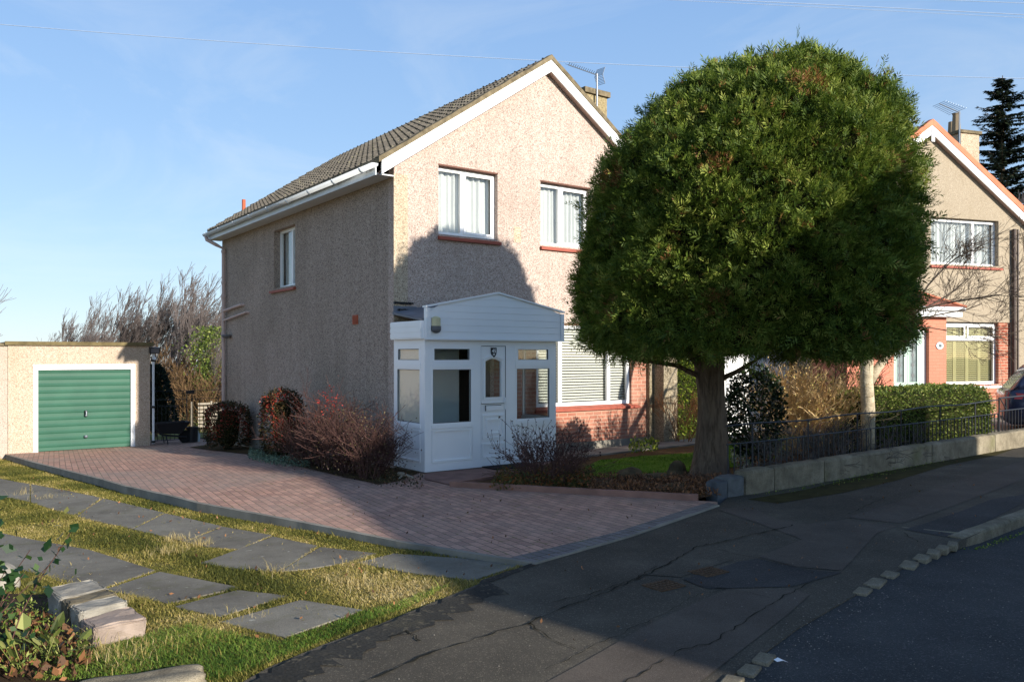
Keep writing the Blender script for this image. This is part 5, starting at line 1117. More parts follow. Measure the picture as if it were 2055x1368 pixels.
# bare purple brown shrubs
BL = ['bare purple brown shrub right of the meter box', 'tallest bare dark shrub by the gable wall, with red berries at its tip', 'wide bare brown shrub in the gable wall bed, two steps from the porch', 'bare shrub nearest the white porch, its twigs crossing the porch frame']
for i, (px, py, h, sp, n) in enumerate([(622, 934, 1.0, .65, 40), (664, 942, 1.25, .6, 50), (704, 950, 1.1, .7, 54), (742, 960, .98, .65, 44)]):
    p = gp(px, py); z = G(*p); r = root('bare_shrub', WF, (p[0], p[1], z), BL[i], 'shrub', 'bare shrubs along the gable wall')
    mb = MB(); o = dict(kids=[0, 3, 4, 3], up=.03, twist=.14, segs=4, minr=.003, ang=(.25, .8), ls=(.45, .75), taper=.6, t0=.2)
    for k in range(n):
        a = random.uniform(0, 6.28); t = random.uniform(0, sp); d = Vector((cos(a) * sin(t), sin(a) * sin(t) * .8, max(cos(t), .2))).normalized(); grow(mb, Vector((p[0] + cos(a) * .15, p[1] + sin(a) * .15, z)), d, h * random.uniform(.45, .7), .009, 2, o)
    mb.build('twigs', m_twig_r, r, keep=True)
    P = np.array([(p[0], p[1], z + .45 * h)]) + rng.normal(size=(2600, 3)) * np.array([.24, .22, .24 * h]); leafcloud('dead_leaves', P, rdir(2600), .03, leafmat('dull_shrub_leaves', [(0, K(46, 34, 32)), (.6, K(84, 58, 52)), (1, K(104, 96, 60))], .2) if i == 0 else bpy.data.materials['dull_shrub_leaves'], r, .5, (p[0], p[1], z))
    if i == 1:
        P = np.array([(p[0] - .02, p[1], z + 1.12)]) + rng.normal(size=(150, 3)) * np.array([.10, .08, .11]); leafcloud('berries', P, rdir(150), .028, m_berry, r, .9, (p[0], p[1], z))['kind'] = 'stuff'
        P = np.array([(p[0], p[1], z + .6)]) + rng.normal(size=(160, 3)) * np.array([.25, .15, .2]); leafcloud('berries', P, rdir(160), .026, m_berry, r, .9, (p[0], p[1], z))['kind'] = 'stuff'
    if i == 3:
        q = MB(); 
        for k in range(9): q.tube([(p[0], p[1], z + .5), (p[0] + .35, p[1] - .35, z + .62 + .05 * k), (p[0] + .72, p[1] - .5, z + .45 + .1 * random.random() + .02 * k)], .006, 3, .002)
        q.build('reaching_twigs', m_twig_r, r)
def ground_leaves(name, pts_px, n, h, size, mat, label, kindstuff=True, cat='ground cover', dz=.01):
    Pg = gpl(pts_px); xs = [p[0] for p in Pg]; ys = [p[1] for p in Pg]; x = rng.uniform(min(xs), max(xs), n * 4); y = rng.uniform(min(ys), max(ys), n * 4); k = inpoly(x, y, Pg); x, y = x[k][:n], y[k][:n]
    z = np.array([G(a, b) for a, b in zip(x, y)]) + dz + rng.random(len(x)) ** 1.5 * h; P = np.stack([x, y, z], 1); o = leafcloud(name, P, np.tile([0, 0, .8], (len(x), 1)), size, mat, None, .5, (xs[0], ys[0], G(xs[0], ys[0]))); o['kind'] = 'stuff'; tag(o, label, cat); return o
ground_leaves('sedum', [(500, 908), (620, 922), (622, 940), (560, 938), (498, 922)], 3500, .10, .035, m_sedum, 'low blue green plants spilling onto the drive below the meter box')
ground_leaves('weeds', [(760, 945), (850, 968), (850, 985), (745, 978)], 420, .12, .035, m_pyr, 'green weeds at the foot of the porch corner')
ground_leaves('litter_plants', [(1000, 960), (1190, 955), (1190, 985), (985, 985)], 3200, .18, .045, leafmat('rusty_low_leaves', [(0, K(50, 58, 26)), (.5, K(90, 86, 40)), (.8, K(128, 80, 44)), (1, K(150, 96, 50))], .25), 'green and rust coloured low plants under the bare shrub by the porch')
ground_leaves('leaf_litter', [(1180, 965), (1450, 965), (1440, 1003), (1180, 992)], 3600, .09, .04, m_dead, 'brown dead leaves and needles between the rocks and the edging', dz=.03)
ground_leaves('silver_plants', [(1462, 925), (1640, 880), (1700, 890), (1480, 950)], 2600, .16, .05, leafmat('silver_leaves', [(0, K(90, 100, 84)), (.6, K(140, 146, 128)), (1, K(190, 190, 172))], .2), 'silvery low plants behind the first railings')
ground_leaves('leaf_litter', [(1470, 945), (1990, 868), (2000, 876), (1480, 962)], 2600, .05, .04, m_dead, 'dead leaves along the top of the low wall under the railings', dz=.16)
ground_leaves('wall_foot_plants', [(1265, 900), (1320, 895), (1320, 910), (1262, 912)], 350, .2, .06, m_green, 'green leafy plants at the foot of the brick wall')
# shrub in front of the porch
p = gp(1095, 972); z = G(*p); r = root('bare_shrub', WF, (p[0], p[1], z), 'bare shrub with dark seed heads in front of the porch doorway', 'shrub')
mb = MB(); o = dict(kids=[0, 3, 4], up=.02, twist=.16, segs=4, minr=.0028, ang=(.3, .9), ls=(.45, .75), taper=.6, t0=.25); 
for k in range(52):
    a = random.uniform(0, 6.28); t = random.uniform(0, 1.25); d = Vector((cos(a) * sin(t), sin(a) * sin(t) * .8, max(cos(t), .15))).normalized(); grow(mb, Vector((p[0] + cos(a) * .2, p[1] + sin(a) * .15, z)), d, .80 * random.uniform(.5, .8), .008, 2, o)
tw = mb.build('twigs', m_twig_r, r, keep=True); V = np.array([v.co[:] for v in tw.data.vertices]); V = V[V[:, 2] > .35]; V = V[rng.choice(len(V), 1500)] + np.array([p[0], p[1], z])
leafcloud('seed_heads', V, rdir(len(V)), .026, leafmat('dark_seed_heads', [(0, K(34, 24, 24)), (.7, K(84, 60, 54)), (1, K(150, 120, 108))], .1), r, .8, (p[0], p[1], z))
# garden rocks
RK = ['flat grey rock at the near edge of the lawn, left of the bigger rock', 'large mossy rock at the middle of the lawn edge', 'brown rock between the large mossy rock and the tree', 'upright rock leaning against the foot of the conifer trunk', 'dark rounded rock nearest the terracotta edging', 'small rock by the porch path end of the edging']
for i, (px, py, w_, d_, h_) in enumerate([(1196, 975, .26, .16, .07), (1262, 964, .24, .18, .12), (1315, 968, .2, .15, .09), (1358, 956, .15, .13, .15), (1352, 985, .2, .14, .07), (1010, 976, .1, .08, .05)]):
    p = gp(px, py); z = G(*p); bm = bmesh.new(); bmesh.ops.create_icosphere(bm, subdivisions=3, radius=1)
    for v in bm.verts:
        n = .18 * sin(v.co.x * 3.1 + i) + .14 * sin(v.co.y * 4.3 + i * 2) + .12 * sin(v.co.z * 5.1 - i) + random.uniform(-.03, .03); v.co *= 1 + n; v.co = Vector((v.co.x * w_, v.co.y * d_, v.co.z * h_ + h_ * .45))
    me = bpy.data.meshes.new('rock'); bm.to_mesh(me); bm.free(); me.materials.append(m_rock); o = bpy.data.objects.new('rock', me); COL.objects.link(o); o.location = (p[0], p[1], z); o.rotation_euler = (0, 0, i * .8); tag(o, RK[i], 'rock', 'rocks edging the lawn')
q = MB(); p = gp(812, 962); z = G(*p) + .03; q.tube([(p[0] - .1, p[1] + .05, z + .05), (p[0] - .03, p[1], z + .06), (p[0] + .04, p[1], z + .03), (p[0] + .14, p[1] - .03, z)], .03, 7, .02); q.tube([(p[0] - .03, p[1], z + .04), (p[0] - .08, p[1] - .06, z - .01)], .022, 6, .012); tag(q.build('driftwood', m_wood, fr=WF, loc=(p[0], p[1], z)), 'bleached piece of driftwood lying by the porch corner', 'driftwood')
# plants behind the railings
p = (wcen(1465, 1565, 13.6), 13.6); z = G(*p); r = root('holly_bush', WF, (p[0], p[1], z), 'dark leafy bush against the white garage, right of the conifer trunk', 'bush')
P = rdir(5200) * (.75 + .3 * rng.random((5200, 1))) * np.array([.5, .45, .8]) + np.array([p[0], p[1], z + .85]); leafcloud('foliage', P, rdir(5200), .06, m_holly, r, .6, (p[0], p[1], z))
q = MB(); 
for k in range(14): a = random.uniform(0, 6.28); q.tube([(p[0], p[1], z), (p[0] + .2 * cos(a), p[1] + .2 * sin(a), z + .6), (p[0] + .4 * cos(a), p[1] + .4 * sin(a), z + 1.3)], .018, 4, .004)
q.build('stems', m_twig_g, r)
def fan(px, Y, h, n, mat, label, name='twiggy_shrub', sp=.8, leafm=None, rad=.008, group=None, depth=3, nl=1500, r0=.15, oo=None):
    p = ((px - CX) / F * Y, Y); z = G(*p); r = root(name, WF, (p[0], p[1], z), label, 'shrub', group); mb = MB(); o = dict(kids=[0, 3, 3, 4], up=.05, twist=.12, segs=3, minr=.0035, ang=(.2, .6), ls=(.45, .7), taper=.6, t0=.3); o.update(oo or {})
    for k in range(n):
        a = random.uniform(0, 6.28); t = random.uniform(0, sp); d = Vector((cos(a) * sin(t), sin(a) * sin(t), max(cos(t), .2))).normalized(); grow(mb, Vector((p[0] + cos(a) * r0, p[1] + sin(a) * r0, z)), d, h * random.uniform(.45, .62), rad, depth, o)
    t_ = mb.build('twigs', mat, r, keep=True)
    if leafm: V = np.array([v.co[:] for v in t_.data.vertices]); V = V[V[:, 2] > h * .3]; V = V[rng.choice(len(V), nl)] + np.array([p[0], p[1], z]); leafcloud('leaves', V, rdir(len(V)), .035, leafm, r, .6, (p[0], p[1], z))
    return r
m_tanleaf = leafmat('tan_buds', [(0, K(150, 120, 74)), (.6, K(196, 168, 112)), (1, K(176, 170, 90))], .3)
fan(1610, 14.4, 1.7, 70, m_twig_t, 'big tan twiggy shrub in the sun behind the railings', sp=.85, leafm=m_tanleaf, nl=5200)
fan(1690, 14.9, 1.75, 26, m_twig_r, 'reddish twiggy shrub just left of the pale forked trunk', sp=.6, leafm=m_hedge, nl=1800)
fan(1372, 17.2, 1.15, 16, plain('orange_brown_twig', lin((140, 96, 60)), .9), 'orange brown bare shrub between the buttress and the conifer trunk', sp=.8)
BR = ['tangled grey bramble behind the railings below the tan shrub', 'tangled grey bramble behind the railings at the foot of the forked tree', 'tangled grey bramble behind the railings in front of the hedge', 'sparse grey bramble at the left end of the hedge foot']
for i, (px, Y) in enumerate([(1600, 12.6), (1700, 13.1), (1800, 13.8), (1650, 12.9)]): fan(px, Y, .95, 24, m_twig_n, BR[i], 'bramble', 1.35, None, .008, 'brambles behind the railings', 2, r0=.25, oo=dict(twist=.3, up=-.02, kids=[0, 4, 4]))
# forked pale tree
Yt = 13.6; tx = (1740 - CX) / F * Yt; z = G(tx, Yt); ft = root('forked_tree', WF, (tx, Yt, z), 'bare tree with pale forked trunk and fine twigs in front of the buff house', 'tree')
q = MB(); q.tube([(tx, Yt, z - .1), (tx + .02, Yt, z + .8), (tx - .01, Yt, z + 1.35), (tx, Yt, z + 1.75)], .115, 12, .1); q.tube([(tx, Yt, z + 1.25), (tx + .16, Yt + .02, z + 1.5), (tx + .42, Yt + .05, z + 1.85), (tx + .9, Yt + .2, z + 2.5)], .085, 10, .05); q.tube([(tx, Yt, z + 1.7), (tx - .1, Yt + .2, z + 2.4), (tx + .1, Yt + .3, z + 3.1)], .09, 9, .05); q.build('trunk', m_bark_p, ft, smooth=True)
mb = MB(); o = dict(kids=[0, 3, 4, 4, 4], up=.02, twist=.13, segs=5, minr=.003, ang=(.3, .8), ls=(.5, .75), taper=.55, t0=.25)
for b, d, L, rr in (((tx + .9, Yt + .2, z + 2.5), (.6, .3, .9), 1.3, .022), ((tx + .7, Yt + .15, z + 2.3), (.9, 0, .25), 1.3, .018), ((tx + .1, Yt + .3, z + 3.1), (.5, .3, .8), 1.4, .03), ((tx + .9, Yt + .2, z + 2.5), (.9, -.2, .5), 1.3, .02), ((tx + .9, Yt + .2, z + 2.5), (.8, .2, .2), 1.2, .018), ((tx + .6, Yt + .1, z + 2.2), (.9, .2, .0), 1.2, .018), ((tx, Yt + .3, z + 2.8), (-.3, .3, .8), 1.2, .035)):
    grow(mb, Vector(b), Vector(d).normalized(), L, rr, 4, o)
mb.build('crown', m_twig_g, ft, keep=True)

# ------------------------------------------------------------------ parked car
CF = Frame(10.75, 17.9, -24, 0); gzc = .13
car = root('car', CF, (2.2, .9, gzc), 'dark blue estate car parked behind the iron gate at the right edge', 'car')
m_car = plain('navy_car_paint', lin((34, 42, 66)), .18, .6, .05, 1); m_chrome = plain('chrome', (.7, .7, .72), .15, .5, .05, 3, metal=.9); m_tail = plain('tail_light_red', lin((170, 60, 60)), .25, .5, .1)
mc = .9
def loft(rings, mirror=True):
    mb = MB(); n = len(rings[0][1]); vs = []
    for x, pr in rings:
        full = [(x, mc - y, z + gzc) for y, z in pr] + [(x, mc + y, z + gzc) for y, z in pr[::-1]]; vs += full
    m = 2 * n; mb.add(vs, [(i * m + k, i * m + (k + 1) % m, (i + 1) * m + (k + 1) % m, (i + 1) * m + k) for i in range(len(rings) - 1) for k in range(m)] + [tuple(range(m)), tuple(range((len(rings) - 1) * m, len(rings) * m))]); return mb
def low(x, hw, zb, zlo=.24): return (x, [(hw * .9, zlo), (hw * .99, .42), (hw, .66), (hw * .985, zb - .1), (hw * .93, zb), (hw * .5, zb + .012)])
loft([low(0, .70, .93, .4), low(.03, .80, .97, .32), low(.12, .87, 1.0), low(.5, .91, 1.01), (1.5, low(0, .915, 1.0)[1]), low(2.8, .915, .99), low(3.4, .91, .98), low(4.1, .87, .88), low(4.4, .76, .78, .34)]).build('body', m_car, car, smooth=True)
def gh(x, zb, zt, hb, ht): return (x, [(hb, zb), (hb * .5 + ht * .5 + .02, (zb + zt) / 2), (ht + .03, zt - .05), (ht - .06, zt), (ht * .4, zt + .015)])
loft([gh(.1, .96, .99, .82, .8), gh(.3, .98, 1.26, .83, .74), gh(.52, .98, 1.53, .84, .66), gh(.72, .98, 1.6, .84, .64), gh(1.6, .98, 1.64, .84, .65), gh(2.5, .98, 1.6, .84, .64), gh(3.05, .97, 1.32, .83, .7), gh(3.55, .96, 1.0, .82, .8)]).build('cabin', m_car, car, smooth=True)
q = MB(); yo = lambda z: mc - (.84 + (.66 - .84) * (z - .98) / .6) - .012
for P in ([(.62, 1.04), (1.15, 1.03), (1.15, 1.5), (.86, 1.5)], [(1.2, 1.03), (2.0, 1.03), (2.0, 1.53), (1.2, 1.51)], [(2.06, 1.03), (3.1, 1.04), (2.75, 1.38), (2.5, 1.5), (2.06, 1.53)]):
    q.add([(x, yo(z) - .012, z + gzc) for x, z in P], [tuple(range(len(P)))])
q.add([(.115, mc - .66, 1.03 + gzc), (.115, mc + .66, 1.03 + gzc), (.47, mc + .56, 1.49 + gzc), (.47, mc - .56, 1.49 + gzc)], [(0, 1, 2, 3)])
q.build('side_windows', plain('dark_car_glass', (.012, .014, .016), .05, .7, .05), car, keep=True)
q = MB(); q.tube([(.58, yo(1.02) - .01, 1.02 + gzc), (.84, yo(1.52) - .01, 1.52 + gzc), (2.5, yo(1.55) - .01, 1.55 + gzc)], .012, 4); q.tube([(.58, yo(1.01) - .012, 1.01 + gzc), (3.2, yo(1.01) - .012, 1.01 + gzc)], .012, 4); q.build('window_trim', m_chrome, car)
q = MB(); q.tube([(.75, mc - .6, 1.68 + gzc), (2.6, mc - .6, 1.7 + gzc)], .018, 5); q.build('roof_rail', m_chrome, car)
q = MB(); q.add([(.02, mc - .81, .80 + gzc), (.30, mc - .925, .80 + gzc), (.36, mc - .92, .92 + gzc), (.06, mc - .80, .94 + gzc), (0, mc - .6, .80 + gzc), (.03, mc - .6, .94 + gzc)], [(0, 1, 2, 3), (0, 3, 5, 4)]); q.build('tail_light', m_tail, car, keep=True)
q = MB(); q.box(.45, .75, mc - .935, mc - .915, .78 + gzc, .81 + gzc); q.box(1.35, 1.55, mc - .94, mc - .915, .86 + gzc, .89 + gzc); q.build('door_handle', m_chrome, car)
for x in (.86, 3.5):
    for s in (-1, 1):
        wh = MB(); wh.mp = lambda a, b, c, x=x, s=s: (x + a, mc + s * (.80 + c), gzc + .34 + b)
        wh.lathe([(.2, -.12), (.32, -.12), (.345, -.08), (.345, .08), (.32, .115), (.24, .12), (.22, .09), (.05, .08)], (0, 0, 0), 24); wo = wh.build('wheel', m_rubber, car)
        rm = MB(); rm.mp = wh.mp; rm.lathe([(.04, .08), (.06, .125), (.03, .13)], (0, 0, 0), 12)
        for k in range(5): a = k * 2 * pi / 5; rm.tube([(.05 * cos(a), .05 * sin(a), .115), (.22 * cos(a), .22 * sin(a), .105)], .028, 5)
        rm.lathe([(.21, .085), (.235, .12), (.215, .12)], (0, 0, 0), 24); rm.build('rim', m_chrome, wo)
        if s < 0: ar = MB(); ar.mp = wh.mp; ar.lathe([(.40, .05), (.41, .118), (.33, .112), (.33, .0)], (0, .02, 0), 24); ar.build('wheel_arch', m_black, car)
# ------------------------------------------------------------------ foreground left: stone stub, block, rose, weeds
sp_ = [np.array(goff(*p)) for p in ((95, 1222), (128, 1240), (160, 1262), (190, 1285), (222, 1312))]
ob = root('stone_wall_stub', WF, (sp_[1][0], sp_[1][1], G(*sp_[1]) - .05), 'low stub of whitish mortared stones between the grass and the flower bed', 'stone wall')
st0 = np.array(goff(108, 1238)); st1 = np.array(goff(205, 1300)); dv = (st1 - st0) / np.linalg.norm(st1 - st0); nv = np.array([-dv[1], dv[0]]); tot = np.linalg.norm(st1 - st0); pos = 0
m_lime = plain('limewashed_stone', lin((150, 144, 132)), .95, .15, .4, 7, bump=1); m_lime2 = plain('dark_lichened_stone', lin((104, 96, 80)), .95, .15, .4, 9, bump=1); m_lime3 = plain('pinkish_stone', lin((150, 134, 122)), .95, .15, .3, 8, bump=1)
for i, (l, hh, mt) in enumerate(((.30, .21, m_lime), (.18, .195, m_lime2), (.22, .19, m_lime), (.27, .15, m_lime3))):
    l = l / .97 * tot; q = MB(); a = st0 + dv * pos; bmv = []
    for (s, t) in ((0, 0), (1, 0), (1, 1), (0, 1)):
        for zz in (0, 1): pp_ = a + dv * (l * .96 * s) + nv * (.30 * t - .04) * random.uniform(.93, 1.05); bmv.append((pp_[0], pp_[1], G(*a) - .08 + (hh + random.uniform(-.012, .012) + .03) * zz))
    q.add(bmv, [(0, 2, 4, 6), (1, 3, 5, 7), (0, 2, 3, 1), (2, 4, 5, 3), (4, 6, 7, 5), (6, 0, 1, 7)]); so = q.build('stone', mt, ob, bevel=.022); pos += l
    bm = bmesh.new(); bm.from_mesh(so.data); bmesh.ops.triangulate(bm, faces=bm.faces[:]); bmesh.ops.subdivide_edges(bm, edges=bm.edges[:], cuts=3, use_grid_fill=True)
    for v in bm.verts: v.co += Vector((random.gauss(0, .0035), random.gauss(0, .0035), random.gauss(0, .0035)))
    bm.to_mesh(so.data); bm.free()
def lump(name, px, py, w_, d_, h_, rot, mat, label, cat, k=0, box=False):
    p = goff(px, py); z = G(*p) - .03; bm = bmesh.new(); bmesh.ops.create_icosphere(bm, subdivisions=4, radius=1)
    for v in bm.verts:
        if box: s = (abs(v.co.x) ** 6 + abs(v.co.y) ** 6 + abs(v.co.z) ** 6) ** (1 / 6); v.co /= s
        n = .05 * sin(v.co.x * 4 + k) + .05 * sin(v.co.y * 6 + k * 2) + .04 * sin(v.co.z * 7 - k) + random.uniform(-.012, .012); v.co *= 1 + n; v.co = Vector((v.co.x * w_, v.co.y * d_, v.co.z * h_))
    me = bpy.data.meshes.new(name); bm.to_mesh(me); bm.free(); me.materials.append(mat); me.polygons.foreach_set('use_smooth', [True] * len(me.polygons)); o = bpy.data.objects.new(name, me); COL.objects.link(o); o.location = (p[0], p[1], z); o.rotation_euler = (0, 0, rot); return tag(o, label, cat)
lump('boulder', 6, 1180, .13, .15, .17, .4, m_lime, 'whitish boulder at the left edge of the picture behind the rose leaves', 'boulder', 2)
lump('kerb_fragment', 285, 1385, .30, .12, .07, .42, m_stone, 'rounded grey concrete kerb fragment lying in the grass at the bottom edge', 'concrete block', 5, True)
bedp = [goff(-120, 1188), goff(90, 1196), goff(165, 1265), goff(215, 1330), goff(170, 1372), (-3.2, 3.6), (-5, 3.6)]
sheet('flower_bed', bedp, 0, m_soil, zf=lambda x, y: grass_off(x, y) + .012)
# rose stems with leaves
p = np.array([-2.92, 4.45]); z = G(*p) - .02; r = root('rose_bush', WF, (p[0], p[1], z), 'young rose bush with dark green leaves at the left edge of the foreground', 'bush')
q = MB(); LP = []
for k in range(10):
    a = random.uniform(-.6, 1.2); b0 = Vector((p[0] + random.uniform(-.25, .1), p[1] + random.uniform(-.2, .2), z)); L = random.uniform(.5, .95); pts = [b0]
    d = Vector((.15 * cos(a) + random.uniform(-.1, .45), random.uniform(-.25, .25), 1)).normalized()
    for j in range(6): d = (d + Vector((random.uniform(-.12, .18), random.uniform(-.12, .12), -.03))).normalized(); pts.append(pts[-1] + d * (L / 6))
    q.tube([tuple(x) for x in pts], .005, 5, .002)
    for j in range(1, 7):
        for l in range(5): LP.append(tuple(pts[j] + Vector((random.gauss(0, .05), random.gauss(0, .05), random.gauss(0, .03)))))
q.build('stems', m_twig_r, r); LP = np.array(LP); leafcloud('leaves', LP, np.tile([.1, -.1, .25], (len(LP), 1)), .06, leafmat('rose_leaves', [(0, K(24, 48, 26)), (.6, K(44, 70, 38)), (.9, K(80, 104, 52)), (1, K(150, 136, 76))], .3, .4), r, .7, (p[0], p[1], z))
m_olive = leafmat('pale_olive_leaves', [(0, K(84, 96, 42)), (.6, K(128, 136, 66)), (1, K(168, 168, 104))], .3)
# broad leaved weeds in the bed
for i, (px, py, lab) in enumerate([(130, 1325, 'broad yellow green leaves in front of the stone stub'), (60, 1345, 'pale broad leaves on the dark soil at the bottom left')]):
    p = goff(px, py); z = G(*p) - .04; r = root('broad_leaf_plant', WF, (p[0], p[1], z), lab, 'plant', 'broad leaved plants in the flower bed'); mb = MB()
    for k in range(15):
        a = random.uniform(0, 6.28); t = random.uniform(.25, 1.0); l = random.uniform(.05, .085); b0 = Vector((p[0] + cos(a) * .1 * random.random(), p[1] + sin(a) * .1 * random.random(), z + .02)); d = Vector((cos(a) * sin(t), sin(a) * sin(t), cos(t)))
        c = b0 + d * random.uniform(.08, .2); mb.tube([tuple(b0), tuple(c)], .003, 3); s = d.cross(Vector((0, 0, 1))).normalized(); f = (d * .7 + Vector((0, 0, -.25))).normalized(); vs = [tuple(c)]
        for (u_, v_) in ((.25, .45), (.65, .5), (1.0, .0), (.65, -.5), (.25, -.45)): vs.append(tuple(c + f * (l * u_ * 1.2) + s * (l * v_) + Vector((0, 0, -.012 * abs(v_)))))
        mb.add(vs, [(0, 1, 2, 3), (0, 3, 4, 5)])
    o = mb.build('leaves', m_olive, r, keep=True); at = o.data.attributes.new('rnd', 'FLOAT', 'FACE'); at.data.foreach_set('value', rng.random(len(o.data.polygons)).astype(np.float32))
def pxleaves(name, P_px, n, h, size, mat, label, asp=.6):
    Pg = [goff(*q) for q in P_px]; xs = [q[0] for q in Pg]; ys = [q[1] for q in Pg]; x = rng.uniform(min(xs), max(xs), n * 4); y = rng.uniform(min(ys), max(ys), n * 4); k = inpoly(x, y, Pg); x, y = x[k][:n], y[k][:n]
    z = np.array([G(a, b) + grass_off(a, b) for a, b in zip(x, y)]) + .015 + rng.random(len(x)) ** 1.5 * h; o = leafcloud(name, np.stack([x, y, z], 1), np.tile([0, 0, .5], (len(x), 1)), size, mat, None, asp, (xs[0], ys[0], G(xs[0], ys[0]))); o['kind'] = 'stuff'; tag(o, label, 'fallen leaves')
pxleaves('fallen_leaves', [(-60, 1240), (90, 1250), (190, 1330), (150, 1372), (-60, 1372)], 420, .05, .06, m_dead, 'orange brown fallen leaves on the soil at the bottom left corner')
pxleaves('bed_weeds', [(-60, 1215), (110, 1225), (200, 1320), (150, 1372), (-60, 1372)], 1300, .10, .03, m_hedge, 'small green weeds in the dark flower bed at the bottom left', .35)
pxleaves('fallen_leaves', [(200, 1290), (560, 1290), (900, 1190), (1000, 1140), (400, 1030), (60, 960), (60, 1080)], 130, .02, .035, m_dead, 'scattered brown leaves lying on the verge grass and slabs', .5)
ground_leaves('fallen_leaves', [(900, 985), (1400, 1006), (1300, 1060), (1065, 1125), (700, 1060), (620, 960)], 70, .004, .03, m_dead, 'a few brown leaves on the block paving near the porch', dz=.006)
ground_leaves('fallen_leaves', [(1450, 1020), (1960, 905), (2040, 1000), (1900, 1070), (1700, 1180), (1300, 1300), (1000, 1330), (1100, 1140)], 90, .004, .028, m_dead, 'a few brown leaves scattered on the pavement', dz=-.003)
# litter on the gravel
p = gp(1567, 1328); z = G(*p) + .0; q = MB(); q.add([(p[0] - .035, p[1] + .02, z + .008), (p[0] - .01, p[1] + .022, z + .02), (p[0] + .04, p[1] - .014, z + .004), (p[0] + .008, p[1] - .012, z + .014), (p[0] - .02, p[1] - .0, z + .003)], [(0, 1, 3, 4), (1, 2, 3)]); tag(q.build('litter', m_white, fr=WF, loc=(p[0], p[1], z), keep=True), 'crumpled scrap of white litter on the gravel by the road', 'litter')
# loose chippings
def chips(name, P_px, n, sz, mat, label):
    Pg = gpl(P_px); xs = [q[0] for q in Pg]; ys = [q[1] for q in Pg]; x = rng.uniform(min(xs), max(xs), n * 6); y = rng.uniform(min(ys), max(ys), n * 6); k = inpoly(x, y, Pg); x, y = x[k][:n], y[k][:n]; n = len(x)
    z = np.array([G(a, b) for a, b in zip(x, y)]) - .008; s = sz * rng.uniform(.4, 1.3, n); V = []
    c = np.stack([x, y, z], 1); d = rng.uniform(.6, 1, (n, 4))
    B = [c + np.stack([s * a * d[:, i], s * b * d[:, i], 0 * s], 1) for i, (a, b) in enumerate(((1, 0), (0, 1), (-1, 0), (0, -1)))]; T = c + np.stack([0 * s, 0 * s, s * .8], 1)
    V = np.stack(sum([[B[i], B[(i + 1) % 4], T] for i in range(4)], []), 1).reshape(-1, 3); o = quads(name, V, 3, mat, None, np.repeat(rng.random(n), 4) if False else np.tile(rng.random(4), n), (xs[0], ys[0], 0)); o['kind'] = 'stuff'; tag(o, label, 'gravel')
m_chip = plain('stone_chip', lin((134, 128, 118)), .9, .2, .5, 300)
chips('gravel', [(1500, 1340), (1560, 1250), (1720, 1190), (1800, 1170), (1760, 1230), (1640, 1300), (1560, 1368), (1480, 1368)], 170, .006, m_chip, 'loose pale chippings strewn where the setts end')
chips('gravel', [(700, 1300), (1060, 1135), (1440, 1022), (1900, 930), (2055, 960), (2055, 1010), (1900, 1080), (1500, 1300), (1300, 1368), (600, 1368)], 220, .006, m_chip, 'a few stone chips scattered over the pavement')
chips('gravel', [(1560, 1368), (1700, 1230), (1940, 1100), (2055, 1080), (2055, 1368)], 160, .006, m_chip, 'a few stone chips scattered over the road')

